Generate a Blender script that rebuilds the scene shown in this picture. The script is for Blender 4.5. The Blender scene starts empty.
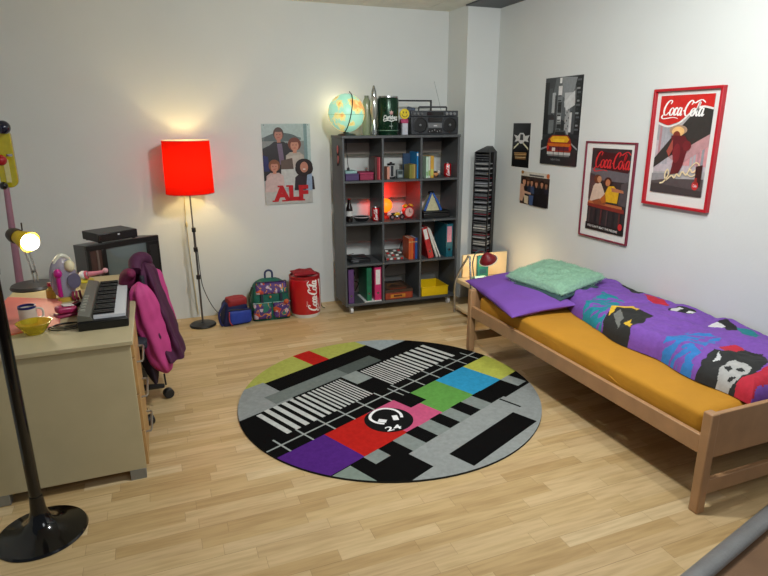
import bpy, bmesh, math, random
from mathutils import Vector, Matrix, noise
random.seed(7)
PI = math.pi
R = math.radians
scene = bpy.context.scene
COL = scene.collection

# ------------------------------------------------------------------ materials
def lin(h):
    h = h.lstrip('#'); out = []
    for i in (0, 2, 4):
        c = int(h[i:i+2], 16)/255
        out.append(c/12.92 if c <= .04045 else ((c+.055)/1.055)**2.4)
    return (out[0], out[1], out[2], 1)
_m = {}
def M(hexc, rough=.5, metal=0, var=.06, scale=30, bump=0, bscale=200, coat=0):
    key = (hexc, rough, metal, var, scale, bump, bscale, coat)
    if key in _m: return _m[key]
    m = bpy.data.materials.new('m_' + hexc.strip('#')); m.use_nodes = True
    nt = m.node_tree; b = nt.nodes['Principled BSDF']
    c = lin(hexc)
    tc = nt.nodes.new('ShaderNodeTexCoord')
    n = nt.nodes.new('ShaderNodeTexNoise'); n.inputs['Scale'].default_value = scale; n.inputs['Detail'].default_value = 3
    nt.links.new(tc.outputs['Object'], n.inputs['Vector'])
    r = nt.nodes.new('ShaderNodeValToRGB')
    r.color_ramp.elements[0].position = .3; r.color_ramp.elements[1].position = .7
    r.color_ramp.elements[0].color = tuple(x*(1-var) for x in c[:3]) + (1,)
    r.color_ramp.elements[1].color = tuple(min(1, x*(1+var)) for x in c[:3]) + (1,)
    nt.links.new(n.outputs['Fac'], r.inputs['Fac']); nt.links.new(r.outputs['Color'], b.inputs['Base Color'])
    b.inputs['Roughness'].default_value = rough; b.inputs['Metallic'].default_value = metal
    if coat: b.inputs['Coat Weight'].default_value = coat
    if bump:
        n2 = nt.nodes.new('ShaderNodeTexNoise'); n2.inputs['Scale'].default_value = bscale; n2.inputs['Detail'].default_value = 4
        nt.links.new(tc.outputs['Object'], n2.inputs['Vector'])
        bp = nt.nodes.new('ShaderNodeBump'); bp.inputs['Strength'].default_value = bump; bp.inputs['Distance'].default_value = .01
        nt.links.new(n2.outputs['Fac'], bp.inputs['Height']); nt.links.new(bp.outputs['Normal'], b.inputs['Normal'])
    _m[key] = m; return m
def MP(rough=.5, bump=0, bscale=300, coat=0, name='printed', spec=.5, tone=.10, tscale=45):      # reads the face colours of a mesh
    key = ('P', rough, bump, bscale, coat, spec, tone)
    if key in _m: return _m[key]
    m = bpy.data.materials.new(name); m.use_nodes = True
    nt = m.node_tree; b = nt.nodes['Principled BSDF']
    a = nt.nodes.new('ShaderNodeAttribute'); a.attribute_name = 'Col'
    tcc = nt.nodes.new('ShaderNodeTexCoord'); nz = nt.nodes.new('ShaderNodeTexNoise'); nz.inputs['Scale'].default_value = tscale; nz.inputs['Detail'].default_value = 4
    nt.links.new(tcc.outputs['Object'], nz.inputs['Vector']); mr = nt.nodes.new('ShaderNodeMapRange'); mr.inputs[1].default_value = .3; mr.inputs[2].default_value = .7; mr.inputs[3].default_value = 1-tone; mr.inputs[4].default_value = 1+tone
    nt.links.new(nz.outputs['Fac'], mr.inputs[0]); sc = nt.nodes.new('ShaderNodeVectorMath'); sc.operation = 'SCALE'; nt.links.new(a.outputs['Color'], sc.inputs[0]); nt.links.new(mr.outputs[0], sc.inputs['Scale'])
    nt.links.new(sc.outputs[0], b.inputs['Base Color']); b.inputs['Roughness'].default_value = rough; b.inputs['Specular IOR Level'].default_value = spec
    if coat: b.inputs['Coat Weight'].default_value = coat
    if bump:
        tc = nt.nodes.new('ShaderNodeTexCoord')
        n2 = nt.nodes.new('ShaderNodeTexNoise'); n2.inputs['Scale'].default_value = bscale; n2.inputs['Detail'].default_value = 4
        nt.links.new(tc.outputs['Object'], n2.inputs['Vector'])
        bp = nt.nodes.new('ShaderNodeBump'); bp.inputs['Strength'].default_value = bump; bp.inputs['Distance'].default_value = .01
        nt.links.new(n2.outputs['Fac'], bp.inputs['Height']); nt.links.new(bp.outputs['Normal'], b.inputs['Normal'])
    _m[key] = m; return m
def glass(hexc, rough=.05, trans=.9):
    m = bpy.data.materials.new('glass'); m.use_nodes = True; b = m.node_tree.nodes['Principled BSDF']
    b.inputs['Base Color'].default_value = lin(hexc); b.inputs['Roughness'].default_value = rough
    b.inputs['Transmission Weight'].default_value = trans; b.inputs['IOR'].default_value = 1.3
    return m
def emis(hexc, s, name='lit'):
    m = bpy.data.materials.new(name); m.use_nodes = True; b = m.node_tree.nodes['Principled BSDF']
    b.inputs['Base Color'].default_value = lin(hexc)
    b.inputs['Emission Color'].default_value = lin(hexc); b.inputs['Emission Strength'].default_value = s
    return m

# ------------------------------------------------------------------ mesh builder
class MB:
    def __init__(s): s.v = []; s.f = []; s.c = []; s.col = lin('#808080')
    def color(s, h): s.col = lin(h); return s
    def add(s, vs, fs):
        o = len(s.v); s.v += [tuple(x) for x in vs]
        for f in fs: s.f.append([i+o for i in f]); s.c.append(s.col)
        return s
    def box(s, x0, x1, y0, y1, z0, z1, mat=None):
        vs = [Vector(p) for p in ((x0,y0,z0),(x1,y0,z0),(x1,y1,z0),(x0,y1,z0),(x0,y0,z1),(x1,y0,z1),(x1,y1,z1),(x0,y1,z1))]
        if mat: vs = [mat @ p for p in vs]
        return s.add(vs, [(0,3,2,1),(4,5,6,7),(0,1,5,4),(1,2,6,5),(2,3,7,6),(3,0,4,7)])
    def cyl(s, p0, p1, r0, r1=None, n=20, caps=True):
        p0 = Vector(p0); p1 = Vector(p1); r1 = r0 if r1 is None else r1
        q = (p1-p0).to_track_quat('Z', 'Y'); vs = []
        for p, r in ((p0, r0), (p1, r1)):
            for i in range(n):
                a = 2*PI*i/n; vs.append(p + q @ Vector((r*math.cos(a), r*math.sin(a), 0)))
        fs = [(i, (i+1) % n, n+(i+1) % n, n+i) for i in range(n)]
        if caps: fs += [tuple(reversed(range(n))), tuple(range(n, 2*n))]
        return s.add(vs, fs)
    def lathe(s, prof, c=(0,0,0), n=40, sx=1, sy=1, mat=None, cap=True):
        vs = []; fs = []
        for r, z in prof:
            for i in range(n):
                a = 2*PI*i/n; p = Vector((c[0]+max(r, 1e-5)*math.cos(a)*sx, c[1]+max(r, 1e-5)*math.sin(a)*sy, c[2]+z))
                vs.append(mat @ p if mat else p)
        for k in range(len(prof)-1):
            for i in range(n): fs.append((k*n+i, k*n+(i+1) % n, (k+1)*n+(i+1) % n, (k+1)*n+i))
        if cap: fs += [tuple(reversed(range(n))), tuple(range((len(prof)-1)*n, len(prof)*n))]
        return s.add(vs, fs)
    def ball(s, c, r, n=20, sc=(1,1,1), mat=None):
        k = n//2; prof = [(math.sin(PI*i/k), -math.cos(PI*i/k)) for i in range(k+1)]
        vs = []; fs = []
        for rr, z in prof:
            for i in range(n):
                a = 2*PI*i/n; p = Vector((max(rr, 1e-4)*math.cos(a)*r*sc[0], max(rr, 1e-4)*math.sin(a)*r*sc[1], z*r*sc[2]))
                if mat: p = mat @ p
                vs.append(p + Vector(c))
        for j in range(k):
            for i in range(n): fs.append((j*n+i, j*n+(i+1) % n, (j+1)*n+(i+1) % n, (j+1)*n+i))
        return s.add(vs, fs)
    def tube(s, pts, r, n=8, smooth=6, ry=None):
        pts = [Vector(p) for p in pts]
        if smooth and len(pts) > 2:
            out = []
            for i in range(len(pts)-1):
                a = pts[max(i-1, 0)]; b = pts[i]; c = pts[i+1]; d = pts[min(i+2, len(pts)-1)]
                for k in range(smooth):
                    t = k/smooth; out.append(.5*((2*b)+(c-a)*t+(2*a-5*b+4*c-d)*t*t+(3*b-a-3*c+d)*t**3))
            out.append(pts[-1]); pts = out
        rs = r if isinstance(r, (list, tuple)) else None
        vs = []; fs = []; L = len(pts); ref = None
        for k, p in enumerate(pts):
            t = (pts[min(k+1, L-1)]-pts[max(k-1, 0)]).normalized()
            if ref is None: ref = t.orthogonal().normalized()
            ref = (ref - t*ref.dot(t)).normalized(); bi = t.cross(ref)
            if rs:
                x = k/(L-1)*(len(rs)-1); i0 = min(int(x), len(rs)-2); rr = rs[i0]+(rs[i0+1]-rs[i0])*(x-i0)
            else: rr = r
            for i in range(n):
                a = 2*PI*i/n; vs.append(p + ref*rr*math.cos(a) + bi*rr*math.sin(a))
        for k in range(L-1):
            for i in range(n): fs.append((k*n+i, k*n+(i+1) % n, (k+1)*n+(i+1) % n, (k+1)*n+i))
        fs += [tuple(reversed(range(n))), tuple(range((L-1)*n, L*n))]
        return s.add(vs, fs)
    def loft(s, secs, n=32, fold=0, ff=5, seed=0):   # secs: (cx, cy, cz, rx, ry, rotz)
        vs = []; fs = []
        for (cx, cy, cz, rx, ry, rz) in secs:
            for i in range(n):
                a = 2*PI*i/n; k = 1 + fold*math.sin(ff*a+seed+cz*3) + fold*.6*math.sin((ff+3)*a+cz*9+seed*2) + fold*2.2*noise.noise(Vector((math.cos(a)*1.6+seed, math.sin(a)*1.6, cz*13)))
                x = rx*k*math.cos(a); y = ry*k*math.sin(a)
                vs.append((cx+x*math.cos(rz)-y*math.sin(rz), cy+x*math.sin(rz)+y*math.cos(rz), cz))
        for k in range(len(secs)-1):
            for i in range(n): fs.append((k*n+i, k*n+(i+1) % n, (k+1)*n+(i+1) % n, (k+1)*n+i))
        fs += [tuple(reversed(range(n))), tuple(range((len(secs)-1)*n, len(secs)*n))]
        return s.add(vs, fs)
    def xf(s, mat): s.v = [tuple(mat @ Vector(p)) for p in s.v]; return s
    def build(s, name, m, parent=None, smooth=True, bevel=0, colors=False, subd=0, angle=35):
        me = bpy.data.meshes.new(name); me.from_pydata(s.v, [], s.f); me.update()
        bm = bmesh.new(); bm.from_mesh(me)
        if not colors: bmesh.ops.recalc_face_normals(bm, faces=bm.faces)
        bm.to_mesh(me); bm.free()
        if colors:
            at = me.color_attributes.new('Col', 'FLOAT_COLOR', 'CORNER'); k = 0
            for p, c in zip(me.polygons, s.c):
                for li in p.loop_indices: at.data[li].color = c
        me.materials.append(m)
        if smooth:
            me.polygons.foreach_set('use_smooth', [True]*len(me.polygons))
            me.set_sharp_from_angle(angle=R(angle))
        o = bpy.data.objects.new(name, me); COL.objects.link(o)
        if parent: o.parent = parent
        if bevel:
            b = o.modifiers.new('bevel', 'BEVEL'); b.width = bevel; b.segments = 2; b.limit_method = 'ANGLE'; b.angle_limit = R(40)
        if subd:
            b = o.modifiers.new('sub', 'SUBSURF'); b.levels = b.render_levels = subd
        return o
def tag(o, label, cat, group=None):
    o['label'] = label; o['category'] = cat
    if group: o['group'] = group
    return o
def thing(name, label, cat, loc=(0,0,0), rz=0, group=None):
    o = bpy.data.objects.new(name, None); COL.objects.link(o); o.location = loc; o.rotation_euler = (0, 0, rz)
    o.empty_display_size = .05
    return tag(o, label, cat, group)
def place(o, loc, rz=0): o.location = loc; o.rotation_euler = (0, 0, rz); return o
def struct(o): o['kind'] = 'structure'; return o
def copy_tree(o, parent=None):
    c = o.copy(); COL.objects.link(c)
    if parent: c.parent = parent
    for ch in list(o.children): copy_tree(ch, c)
    return c

# ------------------------------------------------------------------ flat printed artwork (real, flat, on real things)
_tc = {}
def text_geo(txt, size=1.0, shear=0, bold=0):
    k = (txt, shear, bold)
    if k not in _tc:
        cu = bpy.data.curves.new('t', 'FONT'); cu.body = txt; cu.size = 1; cu.shear = shear; cu.offset = bold; cu.resolution_u = 3
        ob = bpy.data.objects.new('t', cu); COL.objects.link(ob)
        dg = bpy.context.evaluated_depsgraph_get(); me = ob.evaluated_get(dg).to_mesh()
        vs = [(v.co.x, v.co.y) for v in me.vertices]; fs = [tuple(p.vertices) for p in me.polygons]
        _tc[k] = (vs, fs); ob.evaluated_get(dg).to_mesh_clear()
        bpy.data.objects.remove(ob); bpy.data.curves.remove(cu)
    vs, fs = _tc[k]
    return [(x*size, y*size) for x, y in vs], fs
class Art:
    def __init__(s, w=1, h=1, step=.00018): s.w = w; s.h = h; s.items = []; s.z = 0; s.step = step
    def poly(s, pts, c):
        s.items.append(([(x*s.w, y*s.h) for x, y in pts], [tuple(range(len(pts)))], lin(c), s.z)); s.z += s.step; return s
    def rect(s, x0, y0, x1, y1, c): return s.poly([(x0,y0),(x1,y0),(x1,y1),(x0,y1)], c)
    def ell(s, cx, cy, rx, ry, c, n=28, rot=0):
        P = []
        for i in range(n):
            a = 2*PI*i/n; x = rx*math.cos(a); y = ry*math.sin(a)
            P.append((cx+x*math.cos(rot)-y*math.sin(rot), cy+x*math.sin(rot)+y*math.cos(rot)))
        return s.poly(P, c)
    def raw(s, vs, fs, c): s.items.append((vs, fs, lin(c), s.z)); s.z += s.step; return s
    def text(s, txt, x, y, width, height, c, shear=0, bold=0, rot=0, center=True):
        vs, fs = text_geo(txt, 1, shear, bold)
        x0 = min(v[0] for v in vs); x1 = max(v[0] for v in vs); y0 = min(v[1] for v in vs); y1 = max(v[1] for v in vs)
        W = width*s.w; H = height*s.h; P = []
        for a, b in vs:
            px = ((a-x0)/(x1-x0)-.5)*W; py = ((b-y0)/(y1-y0)-.5)*H
            P.append((x*s.w+px*math.cos(rot)-py*math.sin(rot), y*s.h+px*math.sin(rot)+py*math.cos(rot)))
        return s.raw(P, fs, c)
    def stroke(s, pts, wd, c, closed=False, sm=6):
        pts = [Vector((x, y)) for x, y in pts]; out = []
        N = len(pts)
        if closed: pts = pts + [pts[0]]
        for i in range(len(pts)-1):
            a = pts[i-1] if i > 0 else (pts[-2] if closed else pts[0]); b = pts[i]; e = pts[i+1]
            d = pts[i+2] if i+2 < len(pts) else (pts[1] if closed else pts[-1])
            for k in range(sm):
                t = k/sm; out.append(.5*((2*b)+(e-a)*t+(2*a-5*b+4*e-d)*t*t+(3*b-a-3*e+d)*t**3))
        out.append(pts[-1])
        vs = []; fs = []
        for k, p in enumerate(out):
            t = out[min(k+1, len(out)-1)]-out[max(k-1, 0)]
            if t.length == 0: t = Vector((1, 0))
            t.normalize(); nn = Vector((-t.y, t.x)); w = wd
            if callable(wd): w = wd(k/(len(out)-1), t)
            vs += [tuple(p+nn*w), tuple(p-nn*w)]
            if k: fs.append((2*k-2, 2*k-1, 2*k+1, 2*k))
        return s.raw(vs, fs, c)
    def build(s, name, m, parent, mp=None, back=None, maxlen=None):
        b = MB()
        for vs, fs, c, z in s.items:
            b.col = c
            if maxlen:
                bm = bmesh.new(); V = [bm.verts.new((x, y, 0)) for x, y in vs]
                for f in fs:
                    try: bm.faces.new([V[i] for i in f])
                    except ValueError: pass
                bmesh.ops.triangulate(bm, faces=bm.faces)
                for _ in range(5):
                    es = [e for e in bm.edges if e.calc_length() > maxlen]
                    if not es: break
                    bmesh.ops.subdivide_edges(bm, edges=es, cuts=1); bmesh.ops.triangulate(bm, faces=bm.faces)
                bm.verts.index_update()
                vs = [(v.co.x, v.co.y) for v in bm.verts]; fs = [tuple(v.index for v in f.verts) for f in bm.faces]; bm.free()
            P = [mp(x, y, z) for x, y in vs] if mp else [(x, y, z) for x, y in vs]
            b.add(P, fs)
        return b.build(name, m, parent, smooth=False, colors=True)
def cola_script(A, x, y, W, c, sx=1.0, rot=0, fat=1.0):
    """flowing script word, width W metres, centre x,y"""
    S = [[(1.45,1.75),(1.65,2.15),(1.25,2.3),(.7,1.95),(.3,1.2),(.25,.5),(.55,.05),(1.0,.1),(1.4,.5)],
         [(.5,.1),(.1,-.05),(.0,-.35),(.4,-.55),(1.4,-.45),(2.6,-.3),(3.7,-.42)],
         [(2.15,1.2),(1.75,.95),(1.6,.45),(1.85,.02),(2.3,.25),(2.45,.85),(2.15,1.2)],
         [(3.25,.95),(3.05,1.22),(2.75,.95),(2.62,.4),(2.82,.02),(3.25,.35)],
         [(4.1,1.05),(3.8,1.22),(3.5,.9),(3.4,.35),(3.62,.02),(3.95,.4)],[(4.22,1.22),(4.08,.5),(4.15,.05),(4.45,.3)],
         [(4.5,.72),(4.95,.82)],
         [(6.1,1.65),(6.35,2.1),(6.0,2.3),(5.45,1.95),(5.05,1.2),(5.0,.5),(5.3,.05),(5.75,.1),(6.1,.45)],
         [(6.0,2.3),(6.7,1.95),(7.3,2.2),(8.1,2.4),(8.9,2.0)],
         [(6.85,1.2),(6.45,.95),(6.3,.45),(6.55,.02),(7.0,.25),(7.15,.85),(6.85,1.2)],
         [(7.35,.7),(7.75,1.45),(7.85,2.05),(7.65,1.85),(7.5,1.0),(7.5,.3),(7.65,.02),(7.9,.3)],
         [(8.75,1.05),(8.45,1.22),(8.15,.9),(8.05,.35),(8.27,.02),(8.6,.4)],[(8.87,1.22),(8.73,.5),(8.8,.05),(9.15,.35)]]
    k = W/9.0
    for st in S:
        P = []
        for a, b in st:
            px = (a-4.5+.12*(b-1))*k; py = (b-.9)*k*sx
            P.append((x+px*math.cos(rot)-py*math.sin(rot), y+px*math.sin(rot)+py*math.cos(rot)))
        A.stroke(P, lambda t, d: k*fat*(.07+.13*abs(-d.x*math.sin(rot)+d.y*math.cos(rot)))*(.35+.65*math.sin(PI*min(1, max(0, t))**1)**.5), c, sm=5)

def sil(pts): return pts
def inside(p, poly):
    x, y = p; r = False; j = len(poly)-1
    for i in range(len(poly)):
        xi, yi = poly[i]; xj, yj = poly[j]
        if (yi > y) != (yj > y) and x < (xj-xi)*(y-yi)/(yj-yi)+xi: r = not r
        j = i
    return r

# ================================================================== SETTING
def wood_floor():
    m = bpy.data.materials.new('laminate_strips'); m.use_nodes = True; nt = m.node_tree; b = nt.nodes['Principled BSDF']
    N = nt.nodes.new; L = nt.links.new
    geo = N('ShaderNodeNewGeometry'); sep = N('ShaderNodeSeparateXYZ'); L(geo.outputs['Position'], sep.inputs[0])
    def mth(op, a, b_=None):
        n = N('ShaderNodeMath'); n.operation = op
        for i, v in enumerate((a, b_)):
            if v is None: continue
            if isinstance(v, (int, float)): n.inputs[i].default_value = v
            else: L(v, n.inputs[i])
        return n.outputs[0]
    yy = mth('DIVIDE', sep.outputs['Y'], .066); row = mth('FLOOR', yy)
    wn = N('ShaderNodeTexWhiteNoise'); wn.noise_dimensions = '1D'; L(row, wn.inputs['W'])
    xx = mth('ADD', mth('DIVIDE', sep.outputs['X'], .43), mth('MULTIPLY', wn.outputs['Value'], 7.3)); cx = mth('FLOOR', xx)
    cmb = N('ShaderNodeCombineXYZ'); L(cx, cmb.inputs[0]); L(row, cmb.inputs[1])
    w2 = N('ShaderNodeTexWhiteNoise'); w2.noise_dimensions = '2D'; L(cmb.outputs[0], w2.inputs['Vector'])
    ramp = N('ShaderNodeValToRGB'); e = ramp.color_ramp.elements
    e[0].position = 0; e[0].color = lin('#b89a6a'); e[1].position = 1; e[1].color = lin('#d8c298')
    for p, c in ((.25, '#c6aa7a'), (.55, '#cfb588'), (.8, '#c2a578')):
        q = e.new(p); q.color = lin(c)
    L(w2.outputs['Value'], ramp.inputs['Fac'])
    mp = N('ShaderNodeMapping'); mp.inputs['Scale'].default_value = (2.2, 26, 1); L(geo.outputs['Position'], mp.inputs[0])
    add = N('ShaderNodeVectorMath'); add.operation = 'ADD'; L(mp.outputs[0], add.inputs[0]); L(w2.outputs['Color'], add.inputs[1])
    gn = N('ShaderNodeTexNoise'); gn.inputs['Scale'].default_value = 2.2; gn.inputs['Detail'].default_value = 6; L(add.outputs[0], gn.inputs['Vector'])
    g2 = N('ShaderNodeValToRGB'); g2.color_ramp.elements[0].position = .3; g2.color_ramp.elements[0].color = (.8, .77, .72, 1)
    g2.color_ramp.elements[1].position = .6; g2.color_ramp.elements[1].color = (1, 1, 1, 1); L(gn.outputs['Fac'], g2.inputs['Fac'])
    mx = N('ShaderNodeMix'); mx.data_type = 'RGBA'; mx.blend_type = 'MULTIPLY'; mx.inputs[0].default_value = 1
    L(ramp.outputs[0], mx.inputs[6]); L(g2.outputs[0], mx.inputs[7])
    fy = mth('FRACT', mth('DIVIDE', yy, 3.0)); fx = mth('FRACT', xx)
    seam = mth('MAXIMUM', mth('LESS_THAN', fy, .012), mth('LESS_THAN', fx, .004))
    mx2 = N('ShaderNodeMix'); mx2.data_type = 'RGBA'; L(mth('MULTIPLY', seam, .45), mx2.inputs[0]); L(mx.outputs[2], mx2.inputs[6]); mx2.inputs[7].default_value = lin('#6b4a28')
    L(mx2.outputs[2], b.inputs['Base Color']); b.inputs['Roughness'].default_value = .38
    return m
wallm = M('#d2d6d3', .85, var=.015, scale=3, bump=.06, bscale=60)
# floor: laminate platform, edge runs diagonally in the right foreground
ex = lambda x: 1.239 + (x-1.671)*(1.4-1.239)/(2.337-1.671)
f = MB().add([(-3.2,ex(-3.2),0),(4.4,ex(4.4),0),(4.4,5.6,0),(-3.2,5.6,0),(-3.2,ex(-3.2),-.06),(4.4,ex(4.4),-.06),(4.4,5.6,-.06),(-3.2,5.6,-.06)],
             [(0,1,2,3),(4,7,6,5),(0,4,5,1),(1,5,6,2),(2,6,7,3),(3,7,4,0)]).build('floor', wood_floor(), smooth=False); struct(f)
dx = Vector((2.337-1.671, 1.4-1.239, 0)).normalized(); nx = Vector((dx.y, -dx.x, 0))
c0 = Vector((-3.2, ex(-3.2), 0)); c1 = Vector((4.4, ex(4.4), 0))
b = MB(); prof = []
for i in range(13):
    a = PI*i/12; prof.append((math.cos(a)*.036, .004+math.sin(a)*.026))
vs = []
for c in (c0, c1):
    for (o_, z_) in prof: vs.append(c+nx*(.03-o_)+Vector((0,0,z_)))
n = len(prof)
b.add(vs, [(i, i+1, n+i+1, n+i) for i in range(n-1)] + [(0, n, 2*n-1, n-1)])
struct(b.build('trim_1', M('#8f9090', .42, .35, .05, 12, .2, 80)))
b = MB(); b.add([c0+nx*.03+Vector((0,0,-.02)), c0+Vector((0,-5,-.02)), c1+Vector((0,-5,-.02)), c1+nx*.03+Vector((0,0,-.02))], [(0,1,2,3)])
struct(b.build('floor_2', M('#7d5f45', .55, var=.12, scale=6, bump=.1), smooth=False))
WX = 2.92; WY = 5.04; CH = 2.575; LX = -1.22
struct(MB().box(LX-.1, WX+.12, WY, WY+.12, 0, CH).build('wall_back', wallm, smooth=False))
struct(MB().box(WX, WX+.12, .6, WY, 0, CH).build('wall_right', wallm, smooth=False))
struct(MB().box(LX-.1, LX, 2.0, WY, 0, CH).build('wall_left', wallm, smooth=False))
struct(MB().box(2.604, WX, 4.691, WY, 0, CH).build('wall_column', wallm, smooth=False))
# ceiling, dark beam over the column, seams between the tiles
m = M('#e6e6da', .8, var=.06, scale=8)
b = MB()
for i in range(7):
    for j in range(8):
        x = -1.3+i*.61; y = .6+j*.61
        if x > WX: continue
        b.box(x, min(x+.605, WX+.12), y, min(y+.605, 5.2), CH, CH+.04)
cl = struct(b.build('ceiling', m, smooth=False))
struct(MB().box(-1.3, WX+.12, .6, 5.2, CH+.04, CH+.06).build('ceiling_2', M('#55564f', .8), smooth=False))
struct(MB().box(2.585, WX, 1.2, 4.70, CH-.012, CH-.001).build('trim_2', M('#4a5054', .5, var=.1, scale=10), smooth=False))
# edge where wall meets the laminate: no skirting in the photo

# ================================================================== RUG
RC = (1.21, 3.022); RR = .913; RA = R(24.9)
K = '#080808'; LG = '#8f9492'; MG = '#6f7773'; DG = '#505854'; YG = '#a9ae55'; RED = '#b3201a'; PUR = '#4f2478'; PNK = '#bf5479'; GRN = '#5e9646'; BLU = '#2f92bd'; WHT = '#bfc2be'; YEL = '#b6bb52'
rects = [(-2,-2,2,2,K), (-2,.41,-.49,.765,LG), (-2,.765,.5,2,YG), (-.05,.755,.112,2,RED), (.5,.58,.95,2,'#98a3a6'), (-.49,.578,.51,.745,K), (-.49,.745,.51,.765,YG), (-.05,.745,.112,.765,RED),
         (-.62,.432,.02,.567,MG), (.02,.432,.37,.567,DG), (-.05,.26,.10,.432,'#8a938f'), (-.62,.567,-.49,.6,LG)]
us = []; u = -.80
for k, (st, wd) in enumerate([(.068,.036)]*4 + [(.050,.027)]*3 + [(.037,.019)]*4 + [(.027,.013)]*6):
    if u+wd < -.06: rects.append((u, .075, u+wd, .412 if k else .395, WHT)); rects.append((-(u+wd)+.035, .075, -u+.035, .405, WHT))
    u += st
for q in (-.9,-.735,-.567,-.403,-.235,-.07,.098,.262,.43,.595,.76,.905): rects.append((q-.006, -.095 if q not in (-.07,.098) else -.095, q+.006, .08, '#9aa09c'))
rects.append((.04,-.25,.05,.06,'#9aa09c'))
rects += [(-1,-.006,1,.006,'#9aa09c'), (-1,-.43,-.655,-.09,PUR), (-.655,-.43,-.30,-.09,RED), (-.30,-.43,.035,-.09,PNK), (-.055,-.243,.06,-.09,K), (.035,-.43,.372,-.10,GRN), (.035,-.243,.1,-.10,K),
          (.372,-.43,.70,-.10,BLU), (.70,-.43,1.2,-.10,YEL),
          (-1.2,-2,-.77,-.437,'#7d8a80'), (-.43,-.59,.60,-.43,'#7f8783'), (-.665,-.527,-.55,-.43,'#7f8783'), (.695,-.575,.80,-.43,'#8b928f')]
for a, c in ((-.315,-.205),(-.09,.012),(.12,.23),(.35,.452)): rects.append((a, -.585, c, -.425, K))
rects += [(-.47,-2,2,-.588,LG), (-.64,-2,-.40,-.765,LG), (-.318,-.92,.342,-.752,K), (.43,-.75,.447,-.59,K), (.49,-.75,.52,-.588,LG), (.452,-.588,.60,-.43,K), (.52,-.60,.695,-.43,K), (.49,-.605,2,-.575,K), (.80,-.7,2,-.43,K)]
U = sorted(set([-1.0, 1.0] + [min(1, max(-1, v)) for r in rects for v in (r[0], r[2])])); V = sorted(set([-1.0, 1.0] + [min(1, max(-1, v)) for r in rects for v in (r[1], r[3])]))
def clip_circle(poly):
    NN = 96
    for i in range(NN):
        a = 2*PI*(i+.5)/NN; nx_, ny_ = math.cos(a), math.sin(a); d = math.cos(PI/NN)
        out = []
        for k in range(len(poly)):
            p = poly[k-1]; q = poly[k]; sp = p[0]*nx_+p[1]*ny_-d; sq = q[0]*nx_+q[1]*ny_-d
            if (sp <= 0) != (sq <= 0):
                t = sp/(sp-sq); out.append((p[0]+(q[0]-p[0])*t, p[1]+(q[1]-p[1])*t))
            if sq <= 0: out.append(q)
        poly = out
        if len(poly) < 3: return None
    return poly
b = MB(); TH_ = .011
for i in range(len(U)-1):
    for j in range(len(V)-1):
        a0, a1, b0, b1 = U[i], U[i+1], V[j], V[j+1]
        if a1-a0 < 1e-5 or b1-b0 < 1e-5: continue
        cu, cv = (a0+a1)/2, (b0+b1)/2
        if min(abs(a0), abs(a1))**2+min(abs(b0), abs(b1))**2 > 1.0 and a0*a1 > 0 and b0*b1 > 0: continue
        P = [(a0,b0),(a1,b0),(a1,b1),(a0,b1)]
        if max(x*x+y*y for x, y in P) > .99: P = clip_circle(P)
        if not P: continue
        c = K
        for r in rects:
            if r[0] <= cu <= r[2] and r[1] <= cv <= r[3]: c = r[4]
        b.color(c); b.add([(x*RR, y*RR, TH_) for x, y in P], [tuple(range(len(P)))])
b.color('#2a2b28')
NN = 96; ring = [(math.cos(2*PI*i/NN)*RR, math.sin(2*PI*i/NN)*RR) for i in range(NN)]
b.add([(x, y, TH_) for x, y in ring]+[(x, y, 0) for x, y in ring], [(i, (i+1) % NN, NN+(i+1) % NN, NN+i) for i in range(NN)])
A = Art(RR, RR, .0003); A.z = TH_+.0003
A.ell(-.266, -.245, .152, .152, '#151515', 48)
hx, hy = -.266*RR, -.245*RR
W8 = '#ececec'
def uvp(L): return [(x*RR, y*RR) for x, y in L]
A.stroke(uvp([(-.322,-.262),(-.345,-.215),(-.340,-.160),(-.303,-.124),(-.240,-.106),(-.180,-.128),(-.150,-.185),(-.160,-.245),(-.190,-.285)]), .0085, W8)
A.stroke(uvp([(-.318,-.205),(-.292,-.250)]), .017, W8, sm=2); A.stroke(uvp([(-.205,-.235),(-.240,-.285)]), .016, W8, sm=2)
A.text('24', -.322, -.335, .098, .052, W8, bold=.02, rot=-RA+R(2))
for vs_, fs_, c_, z_ in A.items:
    b.col = c_; b.add([(x, y, z_) for x, y in vs_], fs_)
rug = b.build('round_rug', MP(.97, .4, 500, spec=.1), smooth=False, colors=True)
place(rug, (RC[0], RC[1], .0005), RA)
tag(rug, 'large round rug printed with a colour test card, headphones and the number 24', 'rug')

# ================================================================== BED
WOOD = M('#ab835c', .5, var=.10, scale=9, bump=.05, bscale=90)
bed = thing('bed_frame', 'low light-brown wooden single bed frame along the right wall', 'bed', (2.005, 1.478, 0))
BL, BW = 2.01, .89
for y in (0, BL-.05):
    for x in (0, BW-.045):
        h = .472
        MB().box(x, x+.045, y, y+.045, .0125 if (x == 0 and y > 1) else 0, h).build('leg', WOOD, bed, bevel=.006)
for y in (.006, BL-.044+.006):
    MB().box(.04, BW-.04, y, y+.022, .262, .468).build('end_board', WOOD, bed, bevel=.004)
    MB().box(.04, BW-.04, y+.004, y+.028, .082, .152).build('lower_rail', WOOD, bed, bevel=.004)
for x in (.006, BW-.030): MB().box(x, x+.024, .045, BL-.05, .272, .357).build('side_rail', WOOD, bed, bevel=.004)
for k in range(14):
    y = .1+k*.135; MB().box(.03, BW-.03, y, y+.07, .285, .303).build('slat', WOOD, bed, bevel=.002)
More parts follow.
